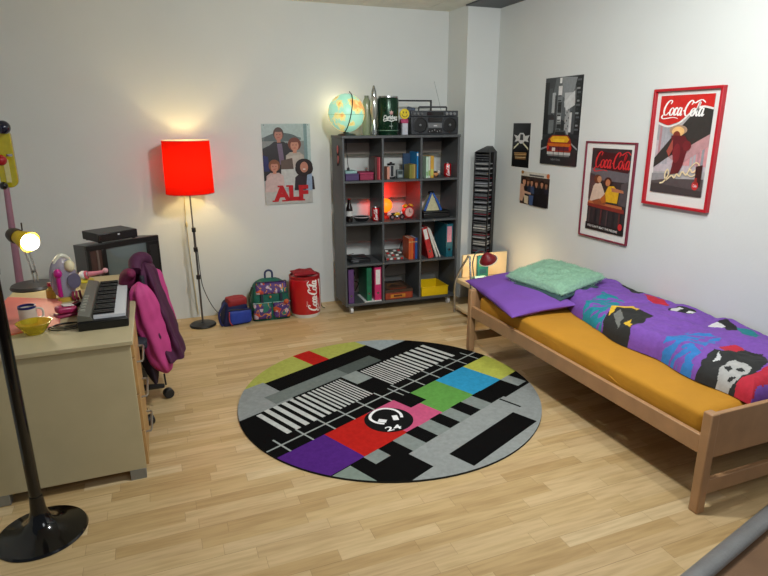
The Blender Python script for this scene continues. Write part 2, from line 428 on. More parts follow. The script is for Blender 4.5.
# mattress in fitted sheet
def soft_box(x0, x1, y0, y1, z0, z1, r, nx_=30, ny_=60, amp=.004, fr=6, seed=0, sag=0):
    b = MB(); vs = []; fs = []
    # superellipse cross-section rings along y
    nsec = 40; rings = []
    cx = (x0+x1)/2; cz = (z0+z1)/2; hx_ = (x1-x0)/2; hz = (z1-z0)/2
    for j in range(ny_+1):
        t = -1+2*j/ny_; y = (y0+y1)/2+t*(y1-y0)/2
        e = (abs(t)*(y1-y0)/2-((y1-y0)/2-r))/r if abs(t)*(y1-y0)/2 > ((y1-y0)/2-r) else 0
        sh = r*(1-math.sqrt(max(0, 1-min(1, e)**2)))
        for i in range(nsec*2):
            a = 2*PI*i/(nsec*2); ca, sa = math.cos(a), math.sin(a)
            ex_ = .28; px = math.copysign(abs(ca)**ex_, ca); pz = math.copysign(abs(sa)**ex_, sa)
            x = cx+px*(hx_-sh); z = cz+pz*(hz-sh)
            nn = noise.noise(Vector((x*fr+seed, y*fr, z*fr)))
            vs.append((x+nn*amp*px, y, z+nn*amp*pz))
    m_ = nsec*2
    for j in range(ny_):
        for i in range(m_): fs.append((j*m_+i, j*m_+(i+1) % m_, (j+1)*m_+(i+1) % m_, (j+1)*m_+i))
    fs += [tuple(reversed(range(m_))), tuple(range(ny_*m_, (ny_+1)*m_))]
    return b.add(vs, fs)
sheetm = M('#b8811a', .85, var=.05, scale=5, bump=.25, bscale=25)
mt = soft_box(2.045, 2.86, 1.535, 3.41, .303, .447, .03, amp=.007, fr=7).build('mattress', sheetm, angle=60)
tag(mt, 'mattress in a mustard yellow fitted sheet on the wooden bed', 'mattress')
# wrinkled folds of the sheet
for k, (p0, p1, r) in enumerate([((2.052,2.75,.395),(2.05,2.3,.37),.009),((2.05,2.15,.38),(2.05,1.9,.365),.008)]):
    a_, c_ = Vector(p0), Vector(p1); mid = (a_+c_)/2+Vector((0,0,.012*(1-2*(k % 2))))
    MB().tube([a_, a_.lerp(mid,.5)+Vector((0,0,.004)), mid, c_], [.001, r, r*.8, .001], 8).build('sheet_fold', sheetm, mt, angle=80)

# duvet
PAT = [('tealA',[(2.218,2.585),(2.428,2.741),(2.629,2.824),(2.597,2.599),(2.379,2.519),(2.189,2.401),(2.211,2.482)],'#16808f'),
('blackA',[(2.193,2.352),(2.354,2.502),(2.504,2.523),(2.524,2.396),(2.541,2.322),(2.335,2.261),(2.194,2.171)],'#20211f'),
('yellowA',[(2.363,2.483),(2.471,2.576),(2.583,2.518),(2.536,2.428),(2.441,2.388),(2.301,2.242),(2.335,2.332),(2.467,2.483)],'#d9b02c'),
('blackA2',[(2.36,2.46),(2.47,2.535),(2.53,2.49),(2.50,2.41),(2.40,2.35),(2.30,2.33)],'#20211f'),
('faceA',[(2.392,2.471),(2.462,2.496),(2.386,2.385),(2.287,2.327)],'#6d6f6a'),
('blackB',[(2.885,2.957),(2.942,2.904),(2.907,2.756),(2.808,2.718)],'#20211f'),
('redA',[(2.845,2.702),(2.890,2.664),(2.852,2.506),(2.775,2.468),(2.752,2.583)],'#b41f35'),
('blackC',[(2.756,2.430),(2.849,2.427),(2.876,2.326),(2.785,2.274),(2.698,2.346)],'#1b1b1b'),
('whiteC',[(2.763,2.417),(2.831,2.411),(2.795,2.349),(2.724,2.351)],'#c9c9c9'),
('whiteC2',[(2.765,2.308),(2.852,2.315),(2.789,2.277)],'#d0d0d0'),
('blackD',[(2.806,2.150),(2.885,2.147),(2.835,2.025),(2.740,2.005)],'#1b1b1b'),
('whiteD',[(2.729,2.123),(2.816,2.150),(2.795,2.073),(2.756,2.075)],'#d0d0d0'),
('tealD',[(2.837,2.042),(2.865,1.985),(2.860,1.913),(2.733,1.885),(2.738,1.941)],'#147880'),
('blueB',[(2.229,1.987),(2.380,2.066),(2.546,2.097),(2.598,2.041),(2.591,1.927),(2.433,1.885),(2.221,1.791),(2.190,1.787),(2.214,1.910)],'#2c74b8'),
('redE',[(2.451,1.840),(2.528,1.865),(2.596,1.853),(2.569,1.774),(2.425,1.760)],'#b41f35'),
('blackE',[(2.154,1.711),(2.223,1.767),(2.406,1.832),(2.425,1.788),(2.579,1.795),(2.609,1.728),(2.539,1.646),(2.422,1.602),(2.281,1.598),(2.156,1.505),(2.10,1.6),(2.12,1.7)],'#232423'),
('faceE',[(2.252,1.671),(2.340,1.719),(2.406,1.716),(2.410,1.626),(2.296,1.610),(2.241,1.632)],'#a9a9a6'),
('eyeE',[(2.33,1.70),(2.36,1.705),(2.35,1.675),(2.31,1.67)],'#232423'),('eyeE2',[(2.36,1.665),(2.385,1.66),(2.375,1.635),(2.345,1.64)],'#232423'),('mouthE',[(2.285,1.655),(2.30,1.65),(2.315,1.625),(2.29,1.63)],'#232423'),
('whiteE',[(2.329,1.764),(2.407,1.796),(2.364,1.750)],'#c0c0c0'),
('redF',[(2.10,1.48),(2.289,1.604),(2.416,1.598),(2.591,1.642),(2.57,1.5),(2.42,1.535),(2.296,1.527),(2.25,1.48)],'#b41f35')]
PV = '#7549a4'
def duvet_color(x, y):
    c = PV
    wx = x+.008*noise.noise(Vector((x*25, y*25, 0))); wy = y+.012*noise.noise(Vector((x*25, y*25, 5)))
    for n_, P, h in PAT:
        if inside((wx, wy), P):
            if n_ in ('tealA', 'blueB') and noise.noise(Vector((x*30+y*18, y*22, 3))) < -.13: continue
            c = h
    return lin(c)
def front_edge(y): return 2.235+.06*min(1, max(0, (y-1.55)/.5))+.02*math.sin(y*5.1)+.015*math.sin(y*13)+max(0, (y-2.55))*.30
def duvet_z(x, y, e):
    t = (x-e)/(2.895-e); z = .548+.012*math.sin(t*PI)+.022*noise.noise(Vector((x*4.5, y*4.5, 1)))+.012*noise.noise(Vector((x*13, y*11, 2)))
    z += .010*math.sin((x*2.2+y)*9)*(1-t) + .007*abs(noise.noise(Vector((x*9+y*4, y*15, 7)))) - .010*math.exp(-((y-2.12-.25*(x-2.5))/.03)**2) - .008*math.exp(-((y-2.62+.3*(x-2.5))/.025)**2)
    return z
b = MB(); NX, NY = 150, 380; Y0, Y1 = 1.512, 3.26; vs = []; vc = []
for j in range(NY+1):
    y = Y0+(Y1-Y0)*j/NY; e = front_edge(y)
    for i in range(NX+1):
        s_ = i/NX; x = e+(2.9-e)*s_; z = duvet_z(x, y, e)
        edge = min(1, (x-e)/.07, (y-Y0)/.06+.05, (Y1-y)/.08); edge = max(0, edge)
        k = math.sqrt(max(0, 1-(1-edge)**2)); vs.append((x - (1-k)*.0, y, .452+(z-.452)*k))
        vc.append((x, y))
o0 = len(vs); fs = []; W_ = NX+1
for j in range(NY):
    for i in range(NX): fs.append((j*W_+i, j*W_+i+1, (j+1)*W_+i+1, (j+1)*W_+i))
cols = []
for f_ in fs:
    x = sum(vc[i][0] for i in f_)/4; y = sum(vc[i][1] for i in f_)/4; cols.append(duvet_color(x, y))
b.v = vs; b.f = fs; b.c = cols
# underside
border = [j*W_ for j in range(NY+1)]; bot = [(v[0]+.012, v[1], .45) for v in vs]
b.v = vs+bot
for j in range(NY):
    for i in range(NX): pass
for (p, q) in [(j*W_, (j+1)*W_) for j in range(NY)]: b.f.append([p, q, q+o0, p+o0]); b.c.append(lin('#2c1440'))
for (p, q) in [(i, i+1) for i in range(NX)]: b.f.append([p+o0, q+o0, q, p]); b.c.append(lin(PV))
for (p, q) in [(NY*W_+i, NY*W_+i+1) for i in range(NX)]: b.f.append([p, q, q+o0, p+o0]); b.c.append(lin(PV))
b.f.append([o0, o0+NX, o0+NY*W_+NX, o0+NY*W_]); b.c.append(lin(PV))
dv = b.build('duvet', MP(.85, .15, 60), smooth=True, colors=True, angle=70)
tag(dv, 'purple duvet with black, teal, yellow and red portrait print, folded against the wall', 'duvet')

def pillow(w, l, h, pe=2.6, n=44, amp=.006, fr=9, seed=0, pin=.06):
    b = MB(); vs = []; fs = []
    for side in (1, -1):
        for j in range(n+1):
            for i in range(n+1):
                s_ = -1+2*i/n; t = -1+2*j/n
                k = max(0, 1-abs(s_)**pe)*max(0, 1-abs(t)**pe)
                pull = 1-pin*(1-abs(t)**2)*abs(s_)**3; pull2 = 1-pin*(1-abs(s_)**2)*abs(t)**3
                z = side*h*k**.42
                nn = noise.noise(Vector((s_*fr*w+seed, t*fr*l, side*2)))
                vs.append((s_*w*pull, t*l*pull2, z+nn*amp*(k**.3)+.0015*side))
    o_ = (n+1)**2
    for j in range(n):
        for i in range(n):
            a = j*(n+1)+i; fs.append((a, a+1, a+n+2, a+n+1)); fs.append((o_+a, o_+a+n+1, o_+a+n+2, o_+a+1))
    for i in range(n):
        fs.append((i, o_+i, o_+i+1, i+1)); a = n*(n+1)+i; fs.append((a, a+1, o_+a+1, o_+a))
        a = i*(n+1); c_ = a+n+1; fs.append((a, c_, o_+c_, o_+a)); a += n; c_ += n; fs.append((a, o_+a, o_+c_, c_))
    return b.add(vs, fs)
pl = pillow(.225, .40, .040, amp=.014, fr=7, seed=3).build('pillow', M(PV, .85, var=.05, scale=6, bump=.15, bscale=40), angle=80)
pl.location = (2.235, 3.22, .497); pl.rotation_euler = (R(2), R(-6), R(-8))
tag(pl, 'flat plain purple pillow at the head of the bed beside the lamp', 'pillow')
gm = M('#98c4a8', .95, var=.12, scale=60, bump=1.0, bscale=160)
cu_ = pillow(.215, .25, .052, pe=4, amp=.016, fr=16, seed=9, pin=.03).build('cushion', gm, angle=80)
cu_.location = (2.50, 3.165, .592); cu_.rotation_euler = (R(2), R(-7), R(12))
tag(cu_, 'fluffy mint green cushion lying on the purple bedding', 'cushion')
b = MB(); random.seed(3)
dgm = cu_.data
for p in dgm.polygons:
    for q in range(2):
        i = random.choice(list(p.vertices)); v = Vector(dgm.vertices[i].co)+Vector((random.uniform(-.006,.006), random.uniform(-.006,.006), 0)); nrm = (p.normal+Vector((random.uniform(-.9,.9), random.uniform(-.9,.9), random.uniform(-.4,.4)))).normalized()
        t = nrm.orthogonal().normalized()*.0016; tip = v+nrm*random.uniform(.008, .016)
        b.add([v+t, v-t, tip], [(0,1,2)])
pile = b.build('pile', gm, cu_, smooth=False); pile['kind'] = 'stuff'
# second quilted pillow edge peeking under the green cushion
ck = pillow(.19, .22, .02, pe=4, amp=.006).build('pillow', M('#2e4a4c', .85, var=.15, scale=40), angle=80)
ck.location = (2.455, 3.11, .546); ck.rotation_euler = (R(1), R(-5), R(12)); tag(ck, 'thin dark teal pillow squeezed under the fluffy green cushion', 'pillow')

# ================================================================== BEDSIDE CART + LAMP
CR = M('#d9c49a', .6, var=.05, scale=8)
CHR = M('#b9bcbf', .2, .95, .03)
cart = thing('bedside_cart', 'cream bedside cart with raised back panel behind the head of the bed', 'cart', (2.36, 4.02, 0))
MB().box(0, .50, 0, .30, .275, .312).build('tabletop', CR, cart, bevel=.006)
MB().box(0, .50, 0, .30, .035, .065).build('lower_shelf', CR, cart, bevel=.006)
MB().box(.05, .50, .275, .30, .312, .515).build('back_panel', CR, cart, bevel=.006)
MB().box(.475, .50, .02, .275, .065, .30).build('side_panel', CR, cart, bevel=.004)
for x in (-.014,):
    MB().tube([(x, .02, 0.006), (x+.01, .03, .3), (x+.03, .10, .545)], .009, 10).build('leg', CHR, cart)
    MB().tube([(x, .28, 0.006), (x, .27, .3), (x+.03, .12, .545)], .009, 10).build('leg', CHR, cart)
for y in (.03, .27): MB().cyl((.46, y, .006), (.46, y, .274), .009).build('leg', CHR, cart)
for x in (.03, .46):
    MB().cyl((x, .05, .018), (x+.02, .05, .018), .018).build('castor', M('#303030', .5), cart)
# clip lamp
lp = thing('clip_lamp', 'small dark red cone lamp clipped beside the bed', 'lamp', (2.41, 4.08, .3125))
MB().lathe([(.035,0),(.035,.012),(.012,.018),(.008,.02)]).build('base', M('#151515', .4), lp)
MB().tube([(0,0,.015),(-.02,0,.12),(-.025,0,.20),(.0,-.005,.275),(.05,-.015,.29),(.09,-.02,.255)], .005, 10).build('arm', M('#5a7078', .3, .7), lp)
Mx = Matrix.Translation((.09,-.03,.235)) @ Matrix.Rotation(R(-28), 4, 'Y') @ Matrix.Rotation(R(12), 4, 'X') @ Matrix.Scale(.8, 4)
sh = MB().lathe([(.095,-.05),(.07,-.012),(.035,.032),(.015,.045),(.0,.048)], mat=Mx, cap=False).build('lamp_shade', M('#7d1420', .45, var=.05), lp)
s2 = sh.modifiers.new('s', 'SOLIDIFY'); s2.thickness = .003; s2.offset = -1
MB().lathe([(.098,-.054),(.098,-.046),(.093,-.046),(.093,-.054),(.098,-.054)], mat=Mx, cap=False).build('shade_rim', M('#e8e4da', .5), lp)
MB().ball(Mx @ Vector((0,0,-.03)), .022, 16).build('bulb', emis('#ffd79a', 8), lp)
# green box standing on cart
bx = thing('picture_card', 'teal and green card standing against the cream back panel', 'card', (2.60, 4.27, .3125))
MB().box(-.055, .055, 0, .02, 0, .19).build('card_body', M('#14777a', .4, var=.3, scale=14), bx, bevel=.003)
A = Art(.095, .17); A.rect(0,0,1,1,'#167a78').rect(.1,.5,.9,.92,'#7fae4e').rect(.15,.1,.85,.35,'#1f5f74').ell(.5,.62,.25,.12,'#a9c46a')
A.build('printed_front', MP(.4), bx, lambda x, y, z: (x-.0475, -.0006-z, y+.01))
tg = thing('folded_cloth', 'pale turquoise folded cloth on the bedside cart near the lamp', 'cloth', (2.50, 4.10, .3125))
MB().box(-.07,.07,-.09,.09,0,.02).build('lower_fold', M('#8fc7c0', .8), tg, bevel=.008); MB().box(-.065,.068,-.085,.085,.021,.038).build('upper_fold', M('#9fd3cb', .8), tg, bevel=.008)

# ================================================================== CD TOWER
BLK = M('#16171a', .35, var=.08); 
cd = thing('cd_tower', 'tall narrow black disc rack standing in front of the column', 'rack', (2.745, 4.545, 0), R(-58))
w = .076; d_ = .066
MB().box(-w, w, -d_, d_, 0, .03).build('base', BLK, cd, bevel=.003)
MB().box(-w, -w+.012, -d_, d_, .03, 1.37).build('side_panel', BLK, cd, bevel=.002)
MB().box(w-.012, w, d_-.05, d_, .03, 1.37).build('side_post', BLK, cd, bevel=.002)
MB().box(w-.012, w, -d_, -d_+.014, .03, 1.37).build('side_post', BLK, cd, bevel=.002)
MB().box(-w, w, d_-.01, d_, .03, 1.37).build('back_panel', BLK, cd, bevel=.002)
MB().add([(-w,-d_,1.37),(w,-d_,1.37),(w,d_,1.37),(-w,d_,1.37),(-w*.3,-d_*.2,1.405),(w*.4,-d_*.2,1.405),(w*.4,d_,1.42),(-w*.3,d_,1.42)],
         [(0,3,2,1),(4,5,6,7),(0,1,5,4),(1,2,6,5),(2,3,7,6),(3,0,4,7)]).build('top_cap', BLK, cd)
slot = MB().box(-w+.012, w-.012, -d_+.004, -d_+.012, 0, .005).build('ledge', M('#5d6064', .4, var=.1), cd); slot.location = (0, 0, .05)
NS = 62
for k in range(1, NS):
    c = slot.copy(); COL.objects.link(c); c.parent = cd; c.location = (0, 0, .05+k*.0212)
random.seed(11)
cdm = [M(h, .25, var=.15, scale=60) for h in ('#9c9f9e','#b4b6b4','#6b6f71','#6e2f3a','#9599a0')]
for q, k in enumerate([57,55,53,51,49,48,46,44,43,41,39,38,37,36,34,31,30,29,27,26,24,23,21,20,18,17,15,14,12,11,9,8,6,4]):
    z = .057+k*.0212; rr = Matrix.Rotation(R(-58), 4, 'Z')
    out = .012 if k in (57,53,49,41,38,30,26) else 0
    c = MB().box(-.063, .060, -.058-out, .052-out, 0, .0095).build('disc_case', cdm[q % 5], bevel=.0008)
    c.location = (2.745, 4.545, z); c.rotation_euler = (0, 0, R(-58)); tag(c, 'thin plastic disc case in the slots of the tall black rack', 'disc case', 'disc cases in the tall black rack')

# ================================================================== POSTERS (right wall: u runs left->right as seen = -Y)
def wall_poster(name, label, y_left, y_right, z0, z1, cat='poster', frame=None, thick=.0015, gap=.001):
    w = y_left-y_right; h = z1-z0
    t = thing(name, label, cat, (WX-gap, y_left, z0))
    mp = lambda x, y, z: (-thick-.0003-z, -x, y)
    MB().box(-thick, 0, -w, 0, 0, h).build('paper', M('#d8d8d4', .5), t, smooth=False)
    return t, w, h, mp
def person(A, x, y, s, skin, hair, cloth, hair2=1.0, lean=0, arms=False):
    """bust: head radius s in metres-ish in A-normalised coords already scaled by A.w; A built with w=h=1"""
    A.poly([(x-s*1.9, y-s*4.2), (x+s*1.9, y-s*4.2), (x+s*1.7, y-s*1.9), (x+s*.9, y-s*1.3), (x-s*.9, y-s*1.3), (x-s*1.7, y-s*1.9)], cloth)
    A.ell(x, y+s*.15, s*1.08*hair2, s*1.22, hair); A.rect(x-s*.35, y-s*1.5, x+s*.35, y-s*.6, skin)
    A.ell(x, y-s*.12, s*.78, s*1.02, skin)
    A.ell(x-s*.3, y, s*.12, s*.07, '#2a201c', 10).ell(x+s*.3, y, s*.12, s*.07, '#2a201c', 10).ell(x, y-s*.55, s*.28, s*.08, '#a04a44', 12)
    A.poly([(x-s*.7, y+s*.5), (x+s*.7, y+s*.5), (x+s*.5, y+s*1.1), (x-s*.5, y+s*1.1)], hair)

# black and white street poster with yellow taxi
t, w, h, mp = wall_poster('street_poster', 'black-and-white city street poster with a yellow and orange taxi', 3.979, 3.541, 1.301, 1.946)
A = Art(1, 1); X = lambda u: u*w; Y = lambda v: v*h
def RQ(A, a, b_, c, d, col): A.rect(a*w, b_*h, c*w, d*h, col)
def PQ(A, pts, col): A.poly([(a*w, b_*h) for a, b_ in pts], col)
RQ(A,0,0,1,1,'#2b2e30')
PQ(A,[(.02,.99),(.72,.99),(.95,.75),(.6,.5),(.2,.6)],'#5b6062'); PQ(A,[(.0,1),(.3,1),(.2,.72),(0,.8)],'#3a3e40')
PQ(A,[(.45,1),(.85,.98),(.72,.7),(.5,.78)],'#84898b')
for a, b_, c, d, col in [(.0,.35,.12,.95,'#17191a'),(.12,.58,.22,.88,'#4c5153'),(.22,.6,.31,.83,'#a9adad'),(.16,.36,.30,.52,'#6d7273'),(.3,.4,.36,.8,'#3a3e40'),(.37,.36,.5,.9,'#7a7f80'),(.38,.79,.48,.9,'#d5d7d6'),(.40,.93,.46,.99,'#e3e3e0'),(.39,.6,.49,.72,'#24272a'),(.40,.5,.49,.56,'#c5c8c7'),(.39,.42,.5,.47,'#2a2d2f'),
                     (.56,.66,.78,.82,'#b9bdbd'),(.60,.35,.72,.66,'#9ea3a3'),(.72,.38,.78,.6,'#c9cbca'),(.78,.36,.86,.7,'#4a4e50'),(.86,.35,.99,.99,'#1c1f21')]: RQ(A,a,b_,c,d,col)
PQ(A,[(.55,.72),(.82,.84),(.84,.68),(.62,.62)],'#c9cccb')
for k in range(13): RQ(A,.87+.02*(k%2),.4+k*.045,.97-.02*(k%3),.42+k*.045,['#555a5c','#8a8f90','#33373a'][k%3])
for k in range(8): RQ(A,.4,.4+k*.055,.485,.412+k*.055,'#16181a')
for k in range(9): RQ(A,.62+.04*(k%3),.38+k*.03,.64+.04*(k%3),.40+k*.03,'#3b3f41')
PQ(A,[(0,0),(1,0),(1,.3),(.62,.37),(.3,.37),(0,.28)],'#222426')
PQ(A,[(0,.16),(.2,.2),(.22,.22),(0,.185)],'#8d9192'); PQ(A,[(1,.18),(.84,.24),(.84,.26),(1,.2)],'#8d9192')
PQ(A,[(.33,.32),(.38,.40),(.66,.40),(.72,.32)],'#4c5052'); PQ(A,[(.36,.335),(.40,.385),(.64,.385),(.68,.335)],'#1b1d1f')
PQ(A,[(.22,.30),(.32,.345),(.74,.345),(.82,.30),(.86,.22),(.84,.13),(.2,.13),(.18,.22)],'#8f2d1c')
PQ(A,[(.26,.30),(.34,.335),(.72,.335),(.79,.30),(.74,.265),(.3,.265)],'#e0a81e'); PQ(A,[(.2,.25),(.84,.25),(.82,.215),(.22,.215)],'#c8641a')
RQ(A,.36,.265,.66,.30,'#eec02a'); RQ(A,.24,.17,.8,.215,'#5e2330'); PQ(A,[(.2,.15),(.84,.15),(.84,.12),(.2,.12)],'#b9bbb8'); RQ(A,.22,.1,.82,.12,'#6d7070')
for k in range(3): RQ(A,.38+.14*k,.1,.392+.14*k,.22,'#1a1a1a')
RQ(A,.34,.16,.43,.20,'#d7c9c0'); A.ell(.22*w,.2*h,.035*w,.028*h,'#c22a20').ell(.83*w,.2*h,.035*w,.028*h,'#c22a20')
A.text('NEW YORK', .46*w, .06*h, .26*w, .022*h, '#8d9192')
A.build('printed_image', MP(.4), t, mp)

# black poster with winged figure
t, w, h, mp = wall_poster('winged_figure_poster', 'small black poster with a white winged figure above gold lettering', 4.395, 4.142, 1.251, 1.613)
A = Art(1, 1); RQ(A,0,0,1,1,'#0d0d0f')
PQ(A,[(.06,.74),(.3,.71),(.42,.78),(.62,.78),(.72,.71),(.97,.74),(.86,.64),(.93,.58),(.7,.6),(.6,.54),(.42,.54),(.34,.6),(.12,.57),(.2,.65)],'#c9cac6')
PQ(A,[(.44,.75),(.6,.75),(.62,.62),(.42,.62)],'#2a2b2c'); PQ(A,[(.35,.56),(.1,.45),(.08,.40),(.38,.53)],'#d9d6b4'); PQ(A,[(.65,.56),(.92,.45),(.94,.40),(.62,.53)],'#d9d6b4')
RQ(A,.12,.16,.88,.35,'#1d1712'); 
for k in range(5): PQ(A,[(.14+.02*k,.33-k*.033),(.84-.01*k,.34-k*.033),(.86-.01*k,.322-k*.033),(.13+.02*k,.312-k*.033)],['#b58a55','#c9a36b','#8d6a3f','#d6b988','#a87c48'][k])
A.build('printed_image', MP(.35), t, mp)

# group photo poster
t, w, h, mp = wall_poster('group_photo_poster', 'small colour poster of a row of long-haired people standing close together', 4.237, 3.843, .950, 1.222)
A = Art(1, 1); RQ(A,0,0,1,1,'#3b302b'); RQ(A,0,.86,1,1,'#c9c3b4'); RQ(A,.3,.88,.8,.93,'#5c5a58')
A.ell(.94*w,.93*h,.05*w,.07*h,'#c96a3a').ell(.05*w,.97*h,.05*w,.05*h,'#a8763c')
for x, y, s_, sk, hr, cl in [(.90,.66,.05,'#9a6a50','#2a1a14','#1f2230'),(.76,.68,.055,'#b58063','#241713','#15161a'),(.58,.67,.055,'#b07c60','#4a2c1e','#1c1d22'),(.42,.69,.055,'#b58063','#2a1c16','#394763'),(.29,.68,.05,'#a87458','#5a3826','#2b2f3b')]:
    person(A, x*w, y*h, s_*w, sk, hr, cl, 1.3)
person(A, .16*w, .70*h, .07*w, '#bd8a6c', '#2c1d17', '#16171a', 1.3)
PQ(A,[(.02,.62),(.14,.6),(.2,.3),(.12,.08),(.02,.1)],'#c49a80'); PQ(A,[(.12,.42),(.42,.38),(.42,.32),(.14,.34)],'#c49a80'); PQ(A,[(.18,.28),(.34,.26),(.34,.02),(.2,.04)],'#c9b79a'); PQ(A,[(.36,.3),(.52,.3),(.5,0),(.38,0)],'#42567c')
PQ(A,[(.52,.34),(.98,.42),(.98,0),(.52,0)],'#121215')
A.build('printed_image', MP(.4), t, mp)

def framed(name, label, yl, yr, z0, z1, fw, fcol, depth=.018):
    w = yl-yr; h = z1-z0; t = thing(name, label, 'poster', (WX-.001, yl, z0)); fm = M(fcol, .35, var=.04)
    f_ = MB()
    f_.box(-depth, 0, -w, 0, 0, fw); f_.box(-depth, 0, -w, 0, h-fw, h); f_.box(-depth, 0, -fw, 0, fw, h-fw); f_.box(-depth, 0, -w, -w+fw, fw, h-fw)
    f_.build('frame', fm, t, bevel=.0015); MB().box(-.008, 0, -w+fw*.9, -fw*.9, fw*.9, h-fw*.9).build('mount', M('#d9d9d5', .5, var=.01), t, smooth=False)
    return t, w, h, (lambda x, y, z: (-.0083-z, -x, y))
# lower framed cola picture
t, w, h, mp = framed('framed_neon_poster', 'framed cola poster with red neon lettering above two seated people, thin dark red frame', 3.443, 2.963, .813, 1.489, .011, '#741c33')
A = Art(1, 1); a0 = .068/w; a1 = (w-.04)/w; v0 = .058/h; v1 = 1-.045/h
def q(u, v): return (a0+(a1-a0)*u, v0+(v1-v0)*v)
def Q(pts, c): PQ(A, [q(*p) for p in pts], c)
def E_(cx, cy, rx, ry, c, rot=0): p = q(cx, cy); A.ell(p[0]*w, p[1]*h, rx*(a1-a0)*w, ry*(v1-v0)*h, c, 24, rot)
Q([(0,0),(1,0),(1,1),(0,1)],'#2c2a2c'); Q([(0,.62),(1,.62),(1,.74),(0,.76)],'#5f5e62'); Q([(0,.86),(1,.84),(1,1),(0,1)],'#33292c')
Q([(.12,.76),(.96,.73),(.97,.93),(.13,.97)],'#3d1519')
p = q(.55,.845); cola_script(A, p[0]*w, p[1]*h, .33, '#c8282d', 1.3, 0, .95)
Q([(.0,.38),(.18,.42),(.14,.68),(0,.7)],'#46393a'); Q([(.8,.36),(1,.34),(1,.64),(.84,.6)],'#4a4648')
Q([(0,.34),(.96,.31),(.98,.26),(.0,.29)],'#7d2a22'); Q([(.02,.36),(.9,.34),(.92,.31),(.0,.33)],'#b0653a')
Q([(.05,.36),(.42,.34),(.46,.45),(.33,.58),(.22,.61),(.12,.54)],'#c9b3a0'); E_(.22,.63,.10,.055,'#5b3322'); E_(.27,.63,.06,.04,'#b5805c')
Q([(.46,.37),(.78,.37),(.8,.5),(.66,.57),(.52,.56),(.44,.46)],'#d2a21f'); E_(.5,.61,.10,.055,'#3f2015'); E_(.5,.60,.06,.042,'#b0704c'); Q([(.6,.55),(.9,.53),(.92,.50),(.62,.50)],'#b0704c')
Q([(.12,.36),(.32,.4),(.5,.33),(.2,.32)],'#8d4a2a'); Q([(.34,.4),(.46,.47),(.5,.36),(.38,.35)],'#a85c22')
for k in range(6): Q([(.05+.16*k,.05),(.09+.16*k,.05),(.10+.16*k,.27),(.06+.16*k,.27)],['#48383a','#222024','#55292a'][k%3])
Q([(0,.0),(1,.0),(1,.07),(0,.09)],'#151416')
A.text("YOU CAN'T BEAT THE FEELING", q(.46,.045)[0]*w, q(.46,.045)[1]*h, .30, .016, '#d9d9d5', bold=.01, rot=R(-1.5))
E_(.92,.10,.05,.04,'#c22a2c'); 
A.build('printed_image', MP(.35), t, mp)
# upper right framed cola picture
t, w, h, mp = framed('framed_cola_poster', 'large bright red-framed cola poster with white script on a red band', 2.858, 2.380, 1.118, 1.808, .016, '#b01222', .03)
A = Art(1, 1); a0 = .046/w; a1 = 1-.058/w; v0 = .08/h; v1 = 1-.04/h
Q([(0,0),(1,0),(1,1),(0,1)],'#a9a5a6')
Q([(0,.22),(1,.25),(1,.62),(0,.68)],'#b9aeb4'); Q([(.35,.3),(1,.3),(1,.55),(.6,.62)],'#c98f93'); Q([(.0,.55),(.4,.5),(.4,.74),(.0,.74)],'#9a9ca0')
for x, y in ((.05,.7),(.1,.66),(.16,.7),(.22,.6),(.7,.44),(.76,.5),(.83,.52),(.9,.48)): Q([(x,.3),(x+.045,.3),(x+.045,y),(x,y)],['#8d8f95','#a4a2a8','#ad8186'][int(x*100)%3])
Q([(0,.26),(0,.36),(.3,.58),(.62,.8),(.8,.88),(1,.89),(1,.62),(.55,.46),(.28,.38)],'#30302e'); Q([(.28,.38),(.55,.46),(1,.62),(1,.50),(.5,.3)],'#b58a8c')
Q([(0,.74),(.2,.70),(.42,.74),(.62,.84),(.8,.89),(1,.87),(1,1),(0,1)],'#c4211d'); 
A.stroke([(q(*p)[0]*w, q(*p)[1]*h) for p in ((0,.725),(.2,.69),(.42,.73),(.62,.83),(.8,.88),(1,.86))], .0055, '#e5e2dd')
p = q(.46,.855); cola_script(A, p[0]*w, p[1]*h, .29, '#f0efeb', 1.15, R(-2), 1.0)
E_(.42,.655,.17,.05,'#a88a72'); E_(.42,.64,.12,.05,'#e6b878'); E_(.40,.60,.07,.045,'#7b3526')
Q([(.30,.60),(.56,.60),(.66,.52),(.62,.42),(.58,.30),(.52,.22),(.36,.2),(.40,.36),(.33,.45)],'#5e1b22'); Q([(.24,.44),(.34,.56),(.36,.46),(.30,.38)],'#9c4a3e'); E_(.62,.5,.08,.05,'#6d2026'); E_(.44,.42,.07,.10,'#7a232a')
Q([(.0,.06),(1,.0),(1,.18),(.5,.16),(.3,.21),(0,.2)],'#4f4748'); Q([(0,0),(1,0),(1,.06),(0,.10)],'#3b3536'); Q([(0,.2),(.28,.21),(.3,.15),(0,.12)],'#8c8a8c')
cola = [(.18,.10),(.26,.12),(.34,.2),(.31,.25),(.27,.2),(.3,.14),(.4,.19),(.46,.17),(.5,.21),(.56,.19),(.6,.24),(.68,.21),(.74,.27),(.8,.24),(.9,.31)]
A.stroke([(q(*p)[0]*w, q(*p)[1]*h) for p in cola], .0045, '#e4cfa4'); A.stroke([(q(*p)[0]*w, q(*p)[1]*h) for p in ((.72,.27),(.84,.34),(.92,.28),(.8,.2),(.7,.22))], .003, '#e4cfa4')
Q([(.84,.3),(.96,.32),(.96,.1),(.86,.1)],'#35181a'); E_(.87,.11,.06,.045,'#c22a2c'); Q([(.84,.13),(.9,.13),(.89,.19),(.85,.19)],'#8c2a24')
A.text('Coke', q(.87,.11)[0]*w, q(.87,.11)[1]*h, .026, .016, '#e9e9e9', bold=.01)
A.build('printed_image', MP(.3), t, mp)

